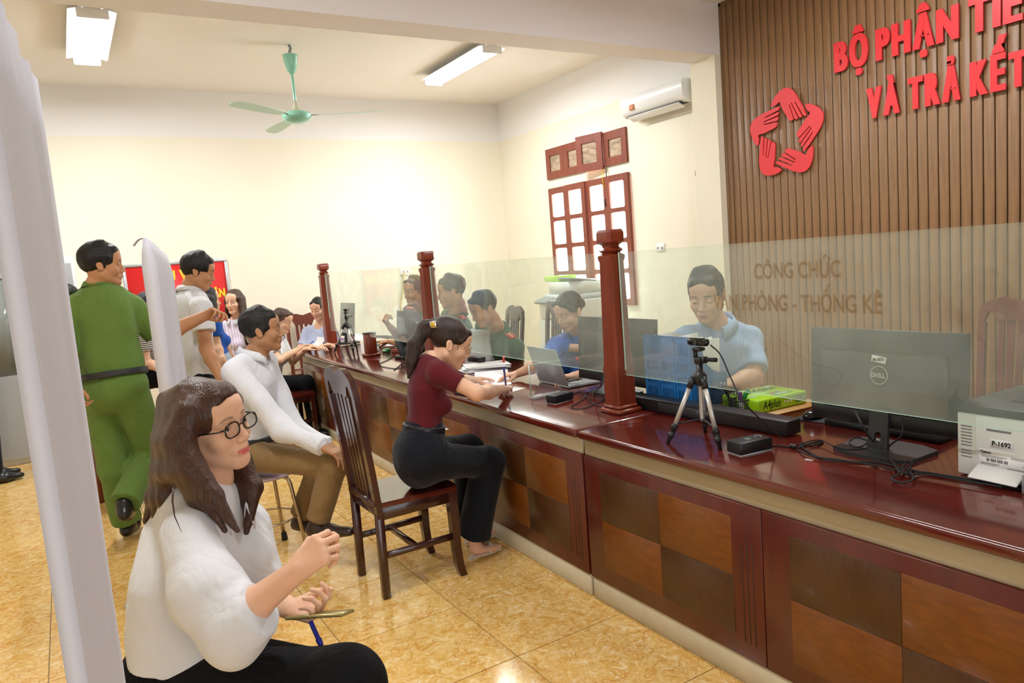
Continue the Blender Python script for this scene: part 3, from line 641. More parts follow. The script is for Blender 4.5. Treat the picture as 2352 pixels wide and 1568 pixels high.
    def belt(s, m, r=.165, up=.10, w=.018, ff=.74, buckle=None):
        o = Org(); o.cone(s.pel+s.up*(up-w), s.pel+s.up*(up+w), r*s.sc, r*s.sc, k=.004, flat=s.tf, ff=ff, capa=True, capb=True); V_, Q = o.mesh(.005)
        t = me_obj('belt', np_mesh('belt', V_, Q), m, s.root, True, True)
        f = s.tf*(r*ff+.004)*s.sc; b = B(); b.beam(s.pel+s.up*up+f-s.rt*.022, s.pel+s.up*up+f+s.rt*.022, .03, .008, up=s.up, bev=.002); b.build('buckle', M['chrome'], t, world=True); return s
# ------------------------------------------------------------------ the room
XW, YF, ZC = 5.07, 8.30, 3.47           # right wall, far wall, ceiling
XL, YB = -2.15, -2.35
def two_tone(name, z0):
    m = bpy.data.materials.new(name); m.use_nodes = True; nt = m.node_tree; p = nt.nodes['Principled BSDF']; L = nt.links
    g = nd(nt, 'ShaderNodeNewGeometry'); sp = nd(nt, 'ShaderNodeSeparateXYZ'); L.new(g.outputs['Position'], sp.inputs[0])
    n = nd(nt, 'ShaderNodeTexNoise', Scale=3.0); L.new(g.outputs['Position'], n.inputs['Vector'])
    ad = nd(nt, 'ShaderNodeMath', operation='MULTIPLY_ADD'); ad.inputs[1].default_value = .012; L.new(n.outputs['Fac'], ad.inputs[0]); L.new(sp.outputs['Z'], ad.inputs[2])
    gt = nd(nt, 'ShaderNodeMath', operation='GREATER_THAN'); gt.inputs[1].default_value = z0; L.new(ad.outputs[0], gt.inputs[0])
    n2 = nd(nt, 'ShaderNodeTexNoise', Scale=1.1, Detail=6.0); L.new(g.outputs['Position'], n2.inputs['Vector'])
    rp = nd(nt, 'ShaderNodeValToRGB'); L.new(n2.outputs['Fac'], rp.inputs[0]); e = rp.color_ramp.elements
    e[0].position = .35; e[0].color = lin('#ece6d3'); e[1].position = .65; e[1].color = lin('#f0ead8')
    mx = nd(nt, 'ShaderNodeMixRGB'); mx.inputs[2].default_value = lin('#eceae8'); L.new(gt.outputs[0], mx.inputs[0]); L.new(rp.outputs[0], mx.inputs[1])
    L.new(mx.outputs[0], p.inputs['Base Color']); p.inputs['Roughness'].default_value = .65
    return m
M['wall'] = two_tone('painted_wall', 3.005)
def struct(b, name, m, parent=None, **k):
    bmesh.ops.recalc_face_normals(b.bm, faces=b.bm.faces)
    for f in b.bm.faces: f.smooth = False
    return b.build(name, m, parent, kind='structure' if parent is None else None, auto=False, **k)
b = B(); b.bx(XL-.1, XW+.1, YB-.1, YF+.1, -.12, -.006); floor = struct(b, 'floor', M['grout'])
b = B(); b.box((0, 0, -.004), (.506, .5095, .008), .0012); t0 = b.build('tile', M['tile'], floor, auto=False)
tiles = [(1.29-.51/2+.51*i, 2.275+.514/2+.514*j) for i in range(-6, 8) for j in range(-9, 12)]
for k, (x, y) in enumerate(tiles):
    o = t0 if k == 0 else t0.copy()
    if k: COL.objects.link(o); o.parent = floor
    o.location = (x, y, random.uniform(-.0003, 0)); 
    if o.location.x < XL-.1 or y > YF+.1: o.location.x = x
b = B(); b.bx(XL-.1, XW+.1, YB-.1, YF+.1, ZC, ZC+.1); struct(b, 'ceiling', M['ceiling'])
b = B(); b.bx(XL-.1, XW+.1, YF, YF+.1, 0, ZC); struct(b, 'wall_far', M['wall'])
b = B(); b.bx(XL-.1, XL, YB, YF, 2.55, ZC); b.bx(XL-.1, XL, YB, YF, 0, 2.55); struct(b, 'wall_left', M['wall'])
b = B(); b.bx(XL-.1, -1.1, YB-.1, YB, 0, ZC); b.bx(2.3, XW+.1, YB-.1, YB, 0, ZC); b.bx(-1.1, 2.3, YB-.1, YB, 2.6, ZC); struct(b, 'wall_back', M['wall'])
# right wall with the window openings
w = on(1264, 434, x=XW); w2 = on(1446, 396, x=XW); w3 = on(1460, 700, x=XW); t1 = on(1256, 345, x=XW); t2 = on(1440, 292, x=XW); t3 = on(1443, 371, x=XW)
WY0, WY1 = w2.y+.015, w.y-.015; WZ0, WZ1 = w3.z+.02, w.z-.02; TZ0, TZ1 = t3.z+.02, t1.z-.02; TY0, TY1 = t2.y+.02, t1.y-.02
b = B(); b.bx(XW, XW+.1, YB, WY0, 0, ZC); b.bx(XW, XW+.1, WY1, YF, 0, ZC); b.bx(XW, XW+.1, WY0, WY1, 0, WZ0); b.bx(XW, XW+.1, WY0, WY1, WZ1, TZ0); b.bx(XW, XW+.1, WY0, WY1, TZ1, ZC)
struct(b, 'wall_right', M['wall'])
b = B(); b.bx(XL, XW, 4.45, 4.73, 3.05, ZC); b.mi = 0; struct(b, 'trim_1', M['beam'])       # ceiling beam
b = B(); b.bx(4.90, XW, 4.45, 4.73, 0, 3.05); struct(b, 'trim_2', M['wall_yellow'])             # pilaster under the beam
def rrect(y0, y1, z0, z1, r=.03, n=4):
    out = []
    for cx_, cz_, a0 in ((y1-r, z1-r, 0), (y0+r, z1-r, 90), (y0+r, z0+r, 180), (y1-r, z0+r, 270)):
        for k in range(n+1): a = math.radians(a0+90*k/n); out.append((cx_+r*math.cos(a), cz_+r*math.sin(a)))
    return out
YZ = Matrix(((0, 0, -1, 0), (1, 0, 0, 0), (0, 1, 0, 0), (0, 0, 0, 1)))      # local (x,y,z) -> (X=-z, Y=x, Z=y)
def sash(parent, x, y0, y1, z0, z1, nz, mg, rr, th=.035, ang=0, hinge=0, gm='window_glass'):
    ph = (z1-z0-mg*2.2-.045*(nz-1))/nz; holes = []; z = z0+mg*1.1
    for k in range(nz): holes.append(rrect(y0+mg, y1-mg, z, z+ph, rr)[::-1]); z += ph+.045
    piv = y0 if hinge == 0 else y1
    T = Matrix.Translation((x, 0, 0)) @ Matrix.Translation((0, piv, 0)) @ Matrix.Rotation(ang, 4, 'Z') @ Matrix.Translation((0, -piv, 0)) @ YZ
    b = B(); b.prism([(y0, z0), (y1, z0), (y1, z1), (y0, z1)], th, T, holes); o = b.build('sash', M['wood_window'], parent)
    for hl in holes:
        b = B(); b.prism(rrect(hl[0][0]-.0 if False else min(q[0] for q in hl)-.006, max(q[0] for q in hl)+.006, min(q[1] for q in hl)-.006, max(q[1] for q in hl)+.006, rr), .005, T @ Matrix.Translation((0, 0, th*.4))); b.build('pane', M[gm], o)
    return o
win = empty('window_1', (XW, 0, 0)); win['kind'] = 'structure'
def wshift(o):
    for c in [x for x in bpy.data.objects if x.parent == o]: c.matrix_parent_inverse = Matrix.Translation((-XW, 0, 0))
lw_ = (WY1-WY0+.06)/4
for k in range(4):
    y1 = WY1+.03-k*lw_; o = sash(win, XW+.012-(.022 if k in (1, 3) else 0), y1-lw_+.004, y1, WZ0-.02, WZ1+.02, 4, .062, .022, ang=0)
wshift(win)
win2 = empty('window_2', (XW, 0, 0)); win2['kind'] = 'structure'
tl = (TY1-TY0+.04)/4
for k, (a, hg, off) in enumerate(((0, 1, 0), (0, 0, .0), (math.radians(12), 0, -.03), (0, 0, 0))):
    y1 = TY1+.02-k*tl; sash(win2, XW+.008+off, y1-tl+.003, y1, TZ0-.02-(.02 if k == 2 else 0), TZ1+.02+(.015 if k == 2 else 0), 1, .075, .004, ang=a, hinge=0, gm='transom_glass')
wshift(win2)
b = B()
for yy in (WY0+lw_, WY1-lw_):
    for zz in (WZ0+.25, WZ1-.25): b.bx(XW-.035, XW-.02, yy-.008, yy+.008, zz-.04, zz+.04)
b.build('hinge', M['black'], win, world=True)
for k in (0, 1): 
    b = B(); yy = WY0+lw_*1.05; b.tube([(XW-.02, yy, TZ0+.02), (XW-.03, yy+.01, TZ0-.12), (XW-.025, yy-.01, TZ0-.25)] if k == 0 else [(XW-.02, yy-.05, TZ0), (XW-.03, yy-.06, TZ0-.14)], .005)
    tag(b.build('window_cord', M['yellow_text'] if k == 0 else M['dark_grey']), 'yellow cord dangling between the two red-brown windows' if k == 0 else 'dark cord dangling between the two red-brown windows', 'cord')
# wood slat cladding on the right
sl = empty('slat_cladding', (5.0, 2.2, 0), 0, 'brown vertical wood slat cladding on the right wall behind the counter', 'wall panel')
b = B(); b.bx(5.005, XW, -2.3, 4.445, 0, ZC-.005); b.build('backing', M['wood_gap'], sl, world=True)
b = B(); b.box((0, 0, 0), (.024, .061, 3.44), .003); s0 = b.build('slat', M['wood_slat'], sl); ys = [4.41-.0685*i for i in range(98)]
for k, y in enumerate(ys):
    o = s0 if k == 0 else s0.copy()
    if k: COL.objects.link(o); o.parent = sl
    o.location = (-.012+random.uniform(-.001, .001), y-2.2, 1.735)
b = B(); b.bx(4.97, XW, 4.43, 4.449, 0, ZC-.005); b.bx(4.97, XW, -2.3, 4.449, ZC-.03, ZC-.004); b.build('edge_strip', M['wood_slat'], sl, world=True)
# lettering and emblem
def fat(ch, s, sx):
    b = bmesh.new()
    for i, dx in enumerate((-.010, -.0035, .0035, .010)):
        me = text_mesh(ch, s, .006+.0007*i, .0075, sx, 'LEFT'); me.transform(Matrix.Translation((dx, 0, 0))); b.from_mesh(me); bpy.data.meshes.remove(me)
    me = bpy.data.meshes.new('letter'); b.to_mesh(me); b.free(); return me
def sign_line(txt, px0, px1, capz, root, xp=4.955):
    a = on(*px0, x=xp); e = on(*px1, x=xp); wid = a.y-e.y; s = capz/.73
    def lay(sx, dry=True):
        x = 0
        for ch in txt:
            if ch == ' ': x += .045; continue
            me = fat(ch, s, sx); c = [v.co for v in me.vertices]; lo_ = min(v.x for v in c); hi_ = max(v.x for v in c)
            if not dry:
                me.transform(Matrix.Translation((xp, a.y-x, a.z)) @ Matrix(((0, 0, -1, 0), (-1, 0, 0, 0), (0, 1, 0, 0), (0, 0, 0, 1))) @ Matrix.Translation((-lo_, 0, 0)))
                me_obj('letter', me, [M['red_sign']], root, False, True)
            else: bpy.data.meshes.remove(me)
            x += hi_-lo_+.010
        return x-.010
    return wid, lay
sg = empty('wall_lettering', (4.96, 2.2, 2.4), 0, 'raised red capital letters on the brown slat wall', 'lettering')
wid, lay = sign_line('BỘ PHẬN', (1917, 166), (2206, 86), .205, sg); w0 = lay(.6); f0 = .6*wid/w0*1.0
_, lay = sign_line('BỘ PHẬN TIẾP NHẬN', (1917, 166), (2206, 86), .205, sg); lay(f0, False)
wid2, lay = sign_line('VÀ TRẢ', (1992, 272), (2207, 223), .205, sg); f2 = .6*wid2/lay(.6); f2 += (wid2-lay(f2))/(lay(.7)-lay(.6))*.1
_, lay = sign_line('VÀ TRẢ KẾT QUẢ', (1992, 272), (2207, 223), .205, sg); lay(f2, False)
em = empty('hand_emblem', (4.955, 0, 0), 0, 'red emblem of five hands forming a star on the slat wall', 'emblem')
ec = on(1806, 300, x=4.955)
def emb(cx_, cy_): p = on(1640+cx_/2.8, cy_/2.8, x=4.955); return (-p.y, p.z)
hubs = [emb(*q) for q in ((465, 563), (697, 730), (590, 1103), (335, 1110), (230, 810))]; ecx = sum(h[0] for h in hubs)/5; ecz = sum(h[1] for h in hubs)/5; ec = V(0, -ecx, ecz)
hpx = [(366, 686), (375, 655), (395, 620), (420, 590), (445, 570), (465, 563), (490, 567), (513, 585), (532, 612), (575, 690), (597, 738), (590, 745), (576, 742), (523, 652), (518, 655), (567, 747), (561, 756), (548, 752), (499, 657), (494, 660), (541, 758), (534, 767), (519, 763), (487, 668), (482, 671), (512, 766), (505, 773), (492, 776), (480, 768), (440, 700), (426, 660), (418, 657), (405, 672), (385, 683)]
hp_ = [(emb(*q)[0]-ecx, emb(*q)[1]-ecz) for q in hpx]
def poly_tri(b, poly, h, T):
    es = []; r = [b.bm.verts.new((x, y, 0)) for x, y in poly]; es = [b.bm.edges.new((r[k], r[(k+1) % len(r)])) for k in range(len(r))]
    g = bmesh.ops.triangle_fill(b.bm, use_beauty=True, edges=es); fs = [f for f in g['geom'] if isinstance(f, bmesh.types.BMFace)]
    ex = bmesh.ops.extrude_face_region(b.bm, geom=fs); nv = [v for v in ex['geom'] if isinstance(v, bmesh.types.BMVert)]; bmesh.ops.translate(b.bm, vec=(0, 0, h), verts=nv)
    bmesh.ops.recalc_face_normals(b.bm, faces=b.bm.faces); bmesh.ops.transform(b.bm, matrix=T, verts=r+nv)
for k in range(5):
    b = B(); T = Matrix(((0, 0, -1, 4.963), (-1, 0, 0, ec.y), (0, 1, 0, ec.z), (0, 0, 0, 1))) @ Matrix.Rotation(-k*2*PI/5, 4, 'Z')
    poly_tri(b, [(x, y) for x, y in hp_], .012, T); b.build('hand', M['red_sign'], em, world=True, auto=False)
# ceiling lamps
def ceiling_lamp(x, y, label, group=None):
    t = empty('ceiling_lamp', (x, y, ZC), 0, label, 'ceiling light', group)
    b = B(); b.bx(-.055, .055, -.63, .63, -.05, 0, .006); b.build('housing', M['white_plastic'], t)
    b = B(); b.prism([(-.15, -.068), (-.055, -.045), (.055, -.045), (.15, -.068), (.15, -.064), (.055, -.040), (-.055, -.040), (-.15, -.064)], 1.24, Matrix(((1, 0, 0, 0), (0, 0, -1, .62), (0, 1, 0, 0), (0, 0, 0, 1)))); b.build('reflector', M['white_plastic'], t)
    for q in (-1, 1):
        b = B(); b.cyl((q*.075, -.60, -.085), (q*.075, .60, -.085), .016, n=12); b.build('tube', M['lamp_tube'], t)
        b = B(); b.bx(-.10, .10, q*.605, q*.625, -.115, -.05, .004); b.build('end_cap', M['white_plastic'], t)
for i, (x, y) in enumerate(LAMPS):
    ceiling_lamp(x, y, ['bright twin-tube ceiling lamp at the upper left, over the green-uniformed man', 'twin-tube ceiling lamp to the right of the fan', 'added unseen twin-tube ceiling lamp on the near side of the beam, left', 'added unseen twin-tube ceiling lamp on the near side of the beam, right', 'twin-tube ceiling lamp nearest the back wall, left', 'twin-tube ceiling lamp nearest the back wall, right'][i])
# ceiling fan
fx, fy = 1.93, 6.5
fan = empty('ceiling_fan', (fx, fy, ZC), 0, 'pale green three-blade ceiling fan on a long rod', 'ceiling fan')
b = B(); b.tube([(0, 0, 0), (.012, 0, -.03), (0, 0, -.06), (0, 0, -.09)], .012); b.build('hook', M['grey'], fan)
b = B(); b.lathe([(.062, -.085), (.066, -.09), (.062, -.10), (.055, -.15), (.038, -.22), (.018, -.245)], 24); b.build('canopy', M['fan_green'], fan)
b = B(); b.cyl((0, 0, -.24), (0, 0, -.50), .013, n=12); b.build('rod', M['fan_green'], fan)
b = B(); b.lathe([(.014, -.47), (.020, -.50), (.030, -.53), (.058, -.56), (.075, -.565)], 24); b.build('rod_cover', mat('fan_cover', '#c8c9b0', .4), fan)
b = B(); b.lathe([(.07, -.56), (.112, -.575), (.128, -.60), (.126, -.615), (.10, -.645), (.05, -.662), (.01, -.666)], 32); b.build('motor', M['fan_green'], fan)
bl = math.atan2(-.52, .855)
for k, da in enumerate((0, 2*PI/3, 4*PI/3)):
    a = bl+.10+da; R = Matrix.Rotation(a, 4, 'Z')
    b = B(); b.box((.155, 0, -.60), (.07, .028, .004), .001); bmesh.ops.transform(b.bm, matrix=R, verts=b.bm.verts); b.build('blade_arm', M['grey'], fan)
    b = B(); pl = [(.17, -.035), (.30, -.055), (.60, -.068), (.72, -.062), (.755, -.03), (.76, .0), (.74, .035), (.68, .055), (.4, .058), (.17, .035)]
    b.prism(pl, .003, R @ Matrix.Translation((0, 0, -.605)) @ Matrix.Rotation(math.radians(9), 4, 'X')); b.build('blade', mat('fan_blade', '#b9d9c9', .35) if k == 0 else bpy.data.materials['fan_blade'], fan)
# air conditioner
a0 = on(1424, 235, x=4.87); a1 = on(1564, 178, x=4.87); a2 = on(1564, 226, x=4.87)
ay0, ay1 = a1.y, a0.y; az1 = a1.z+.0; az0 = a2.z-.015
ac = empty('air_conditioner', (XW, (ay0+ay1)/2, az0), 0, 'white wall-mounted split air conditioner above the window', 'air conditioner')
prof = [(0, 0), (-.13, 0), (-.17, .02), (-.195, .06), (-.20, .12), (-.20, az1-az0-.03), (-.18, az1-az0), (0, az1-az0)]
b = B(); b.prism([(-x, z) for x, z in prof], ay1-ay0, Matrix(((-1, 0, 0, XW), (0, 0, 1, ay0), (0, 1, 0, az0), (0, 0, 0, 1)))); bmesh.ops.recalc_face_normals(b.bm, faces=b.bm.faces); b.build('body', M['white_plastic'], ac, world=True)
b = B(); b.bx(XW-.17, XW-.05, ay0+.06, ay1-.06, az0-.004, az0+.004); b.build('outlet', M['dark_grey'], ac, world=True)
b = B(); b.box((XW-.135, (ay0+ay1)/2, az0-.022), (.085, ay1-ay0-.14, .006), .001, Matrix.Rotation(math.radians(28), 3, 'Y')); b.build('louver', M['white_plastic'], ac, world=True)
b = B(); b.bx(XW-.2025, XW-.2, ay1-.20, ay1-.13, az0+.05, az0+.10); b.build('sticker', mat('ac_sticker', '#d98d6a', .5, var=.3, vscale=60), ac, world=True, label='small orange and grey energy sticker')
# sockets
so = on(1518, 568, x=XW)
t = empty('wall_socket', so, 0, 'white double socket on the yellow wall beside the slats', 'socket')
b = B(); b.bx(-.012, 0, -.06, .06, -.04, .04, .004); b.build('plate', M['white_plastic'], t)
b = B(); 
for q in (-.03, .03):
    for r_ in (-.008, .008): b.bx(-.0135, -.011, q+r_-.003, q+r_+.003, -.014, .006)
b.build('slots', M['dark_grey'], t)
so = on(1600, 398, x=XW); b = B(); b.bx(so.x-.01, so.x, so.y-.012, so.y+.012, so.z-.025, so.z+.025, .002); tag(b.build('cable_hole_cover', M['dark_grey']), 'tiny dark cable clip high on the yellow wall near the slats', 'clip')
so = on(931, 624, y=YF); t = empty('wall_socket', so, 0, 'white socket plate on the far wall with a yellow cable hanging from it', 'socket')
b = B(); b.bx(-.075, .075, -.012, 0, -.045, .045, .004); b.build('plate', M['white_plastic'], t)
b = B(); b.bx(-.03, -.02, -.014, -.011, -.012, .012); b.bx(.02, .03, -.014, -.011, -.012, .012); b.build('slots', M['dark_grey'], t)
b = B(); p0 = on(928, 628, y=YF-.02); p1 = on(921, 700, y=YF-.02); b.tube([p0, p0*.6+p1*.4+V(.01, 0, 0), p1, V(p1.x, p1.y, .5)], .012); tag(b.build('power_cable', mat('yellow_cable', '#d9c37e', .5)), 'yellow cable hanging down the far wall from the socket', 'cable')
# notice board, far wall
n0 = on(279, 611, y=YF-.03); n1 = on(520, 592, y=YF-.03); nb_ = empty('notice_board', (n0.x, YF, .9), 0, 'red notice board with yellow capitals in an aluminium frame', 'notice board')
bx0, bx1, bz0, bz1 = n0.x, n1.x, .93, n0.z+.01
b = B(); b.bx(bx0+.02, bx1-.02, YF-.025, YF-.005, bz0+.02, bz1-.02); b.build('board', M['red_board'], nb_, world=True)
for (x0, x1, z0, z1) in ((bx0, bx1, bz1-.03, bz1), (bx0, bx1, bz0, bz0+.03), (bx0, bx0+.03, bz0+.03, bz1-.03), (bx1-.03, bx1, bz0+.03, bz1-.03)):
    b = B(); b.bx(x0, x1, YF-.035, YF-.002, z0, z1, .004); b.build('frame_bar', M['aluminium'], nb_, world=True)
text_on('lettering', 'KHU VỰC', .16, nb_, ((bx0+bx1)/2, YF-.026, bz1-.20), (1, 0, 0), (0, 0, 1), M['yellow_text'], .001, .004, .85, world=True)
text_on('lettering', 'CÁN BỘ PHỤC VỤ DÂN', .118, nb_, ((bx0+bx1)/2, YF-.026, bz1-.40), (1, 0, 0), (0, 0, 1), M['yellow_text'], .001, .006, .70, world=True)
# tall metal cabinet left of the board, low one further left
tc_ = on(167, 588, y=7.85); cb = empty('filing_cabinet', (tc_.x-.45, 8.07, 0), 0, 'tall grey metal cabinet with glazed doors against the far wall', 'cabinet')
b = B(); b.bx(-.45, .45, -.2, .22, 0, tc_.z, .006); b.build('body', M['light_grey'], cb)
for q in (-1, 1):
    b = B(); b.prism([(-.21, 0), (.21, 0), (.21, tc_.z-.12), (-.21, tc_.z-.12)], .02, Matrix(((1, 0, 0, q*.215), (0, 0, -1, -.2), (0, 1, 0, .06), (0, 0, 0, 1))), [[(-.13, .75), (-.13, tc_.z-.22), (.13, tc_.z-.22), (.13, .75)]]); d = b.build('door', M['aluminium'], cb)
    b = B(); b.bx(q*.215-.13, q*.215+.13, -.21, -.205, .81, tc_.z-.16); b.build('pane', mat('cab_glass%d' % q, '#8b8f88', .15), d)
    b = B(); b.bx(q*.03-.008, q*.03+.008, -.24, -.22, .9, 1.0, .002); b.build('handle', M['chrome'], d)
lc = empty('low_cabinet', (-1.45, 7.75, 0), 0, 'low white-grey metal cabinet at the far left behind the dark-trousered person', 'cabinet')
b = B(); b.bx(-.6, .6, -.22, .22, .06, .80, .004); b.build('body', M['light_grey'], lc)
b = B(); b.bx(-.62, .62, -.25, .24, .80, .84, .004); b.build('top', M['white_plastic'], lc); b = B(); b.bx(-.58, .58, -.20, .2, 0, .06); b.build('plinth', M['grey'], lc)
for q in (-1, 1):
    b = B(); b.bx(q*.295-.285, q*.295+.285, -.236, -.222, .09, .78, .003); d = b.build('door', M['off_white'], lc); b = B(); b.bx(q*.05-.006, q*.05+.006, -.255, -.236, .5, .6, .002); b.build('handle', M['chrome'], d)
# ------------------------------------------------------------------ counter
def bay(root, y1, y0, x=0.0, flip=False):
    """front panel between y1 (far) and y0 (near), local frame, faces -x"""
    b = B(); b.bx(x+.012, x+.035, y0+.0015, y1-.0015, .100, .640, .002); fr = b.build('front_panel', M['wood_frame'], root)
    a1, a0 = y1-.105, y0+.125; mid = (a1+a0)/2; zm = .38
    for (p0, p1, z0, z1, m) in ((mid, a1, zm, .588, 'veneer_dark'), (a0, mid, zm, .588, 'veneer_light'), (mid, a1, .172, zm, 'veneer_light'), (a0, mid, .172, zm, 'veneer_dark')):
        b = B(); b.bx(x+.009, x+.014, p0+.0006, p1-.0006, z0+.0006, z1-.0006, .0008); b.build('veneer_square', M[m], fr)
    for k in range(3):
        b = B(); yy = y0+.04+.022*k; b.bx(x+.0105, x+.0125, yy-.0015, yy+.0015, .16, .50+.03*(k % 2)); b.build('groove', M['wood_gap'], fr)
def counter(name, loc, rz, L, depth, bays, label, endcap=False):
    t = empty(name, loc, rz, label, 'counter')
    b = B(); b.bx(-.012, depth, -L, 0, .715, .750, .012, seg=3); b.build('worktop', M['wood_table'], t)
    b = B(); b.bx(.022, .05, -L+.004, -.004, .640, .715, .002); b.build('cream_strip', M['cream'], t)
    b = B(); b.bx(.018, .05, -L+.004, -.004, .0, .100, .003); b.build('base_strip', M['cream_base'], t)
    for y1, y0 in bays: bay(t, y1, y0)
    b = B(); b.bx(.036, depth-.1, -L+.002, -L+.03, 0, .715); b.bx(.036, depth-.1, -.03, -.002, 0, .715); b.build('side_panel', M['wood_frame'], t)
    b = B(); b.bx(depth-.16, depth-.14, -L+.03, -.03, .35, .715); b.build('modesty_panel', M['wood_frame'], t)
    return t
cA = counter('service_counter', (1.785, 2.462, 0), 0, 3.60, .99, [(-.002, -.933), (-.933, -1.868), (-1.868, -2.8), (-2.8, -3.598)], 'near section of the long mahogany counter with chequered veneer front')
LB = 4.74; angB = math.atan2(-.125, LB)
cB = counter('service_counter', (1.785+.125, 2.472+LB, 0), angB*-1*-1, LB, .97, [(-.02-.944*k, -.02-.944*(k+1)) for k in range(5)], 'far section of the long mahogany counter, running to the far wall')
b = B(); b.bx(-.0125, .05, -.22, .002, .716, .7495, .004); b.build('corner_edge', mat('edge_wood', '#9a6a3c', .35, var=.15, vscale=9), cB, label='lighter worn wood edge at the far corner')
def railpt(s):      # along the posts, s = y
    return V(2.135+max(0, s-2.6)*.0225, s, 0)
def post(y, label, zt=None, x=None):
    x = railpt(y).x if x is None else x; zt = zt or 1.665; t = empty('counter_post', (x, y, .75), math.radians(-1.2) if y > 3 else 0, label, 'post')
    H = zt-.75; q = math.sqrt(2)
    b = B(); b.box((0, 0, .011), (.142, .142, .022), .006); b.box((0, 0, .030), (.120, .120, .018), .008); b.build('base', M['wood_post'], t)
    b = B(); w0, w1 = .052, .044; n = 8
    ring = lambda w, c, z: [(w-c, w, z), (w, w-c, z), (w, -w+c, z), (w-c, -w, z), (-w+c, -w, z), (-w, -w+c, z), (-w, w-c, z), (-w+c, w, z)]
    rows = [ring(w0, .004, .038), ring(w0, .004, .20), ring(w0-.001, .012, .23), ring(w1, .012, H-.145), ring(w1+.002, .006, H-.13), ring(w1+.002, .006, H-.115), ring(w1-.012, .008, H-.105)]
    rr = [[b.bm.verts.new(p) for p in r] for r in rows]
    for a, c in zip(rr, rr[1:]):
        for k in range(8): b.bm.faces.new((a[k], a[(k+1) % 8], c[(k+1) % 8], c[k]))
    b.bm.faces.new(rr[0]); b.bm.faces.new(rr[-1]); bmesh.ops.recalc_face_normals(b.bm, faces=b.bm.faces)
    b.build('shaft', M['wood_post'], t)
    b = B(); rows = [ring(.030, .008, H-.107), ring(.045, .012, H-.092), ring(.030, .008, H-.078), ring(.032, .01, H-.070), ring(.050, .014, H-.055), ring(.050, .014, H-.014), ring(.043, .012, H)]
    rr = [[b.bm.verts.new(p) for p in r] for r in rows]
    for a, c in zip(rr, rr[1:]):
        for k in range(8): b.bm.faces.new((a[k], a[(k+1) % 8], c[(k+1) % 8], c[k]))
    b.bm.faces.new(rr[0]); b.bm.faces.new(rr[-1]); bmesh.ops.recalc_face_normals(b.bm, faces=b.bm.faces)
    b.build('cap', M['wood_post'], t); return t
zp = on(1403, 527, x=2.135).z
P3y = 2.60; P2y = on(992, 680, x=2.20).y; P1y = 7.22
post(P3y, 'tall turned wooden post nearest the camera, between two glass screens', zp)
post(P2y, 'turned wooden post in the middle of the row, behind the woman in maroon', zp)
post(P1y, 'turned wooden post farthest away, at the far end of the counter', zp)
sp_ = on(853, 816, z=.75); t = empty('short_post', (sp_.x, sp_.y, .75), 0, 'short square wooden stub post under the far glass screen', 'post')
b = B(); b.box((0, 0, .009), (.13, .13, .018), .006); b.build('base', M['wood_post'], t)
b = B(); b.box((0, 0, .105), (.088, .088, .175), .004); b.build('shaft', M['wood_post'], t); b = B(); b.box((0, 0, .196), (.094, .094, .012), .003); b.build('cap', M['dark_grey'], t, label='dark rubber cap')
def screen(y1, y0, z0, z1, label, x1=None, x0=None):
    a = V(railpt(y1).x if x1 is None else x1, y1, 0); c = V(railpt(y0).x if x0 is None else x0, y0, 0); t = empty('glass_screen', ((a.x+c.x)/2, (a.y+c.y)/2, z0), 0, label, 'glass screen')
    d = (c-a).normalized(); n = V(-d.y, d.x, 0)*.004
    b = B(); b.beam((a+c)/2+V(0, 0, z0), (a+c)/2+V(0, 0, z1), (c-a).length if False else .008, (c-a).length, up=(d.x, d.y, 0)) if False else None
    vs = [b.bm.verts.new(p) for p in (a-n+V(0,0,z0), c-n+V(0,0,z0), c-n+V(0,0,z1), a-n+V(0,0,z1), a+n+V(0,0,z0), c+n+V(0,0,z0), c+n+V(0,0,z1), a+n+V(0,0,z1))]
    for f, m in (((0, 1, 2, 3), 0), ((5, 4, 7, 6), 0), ((3, 2, 6, 7), 1), ((1, 0, 4, 5), 1), ((0, 3, 7, 4), 1), ((2, 1, 5, 6), 1)):
        ff = b.bm.faces.new([vs[i] for i in f]); ff.material_index = m
    b.build('pane', [M['glass'], M['glass_edge']], t, world=True, auto=False); return t
gs1 = screen(P3y-.052, .05, .928, 1.485, 'nearest tall glass screen, in front of the blue-shirted man and the monitor')
screen(P2y-.05, P3y+.052, .925, 1.488, 'middle glass screen between the two nearest wooden posts')
screen(P1y-.05, P2y+.05, .92, 1.492, 'farthest glass screen, between the two farthest wooden posts')
M['ghost'] = glass_mat('ghost', (.86, .80, .72, 1), .05, (.55, .42, .3, 1), False)
tx = 2.135-.006
a = on(1731, 640, x=tx); text_on('lettering', 'CÔNG CHỨC', .078, gs1, (tx, a.y, a.z), (0, -1, 0), (0, 0, 1), M['ghost'], .0001, .0015, .72, 'LEFT', world=True)
a = on(1640, 710, x=tx); text_on('lettering', 'VĂN PHÒNG - THỐNG KÊ', .082, gs1, (tx, a.y, a.z), (0, -1, 0), (0, 0, 1), M['ghost'], .0001, .0015, .70, 'LEFT', world=True)
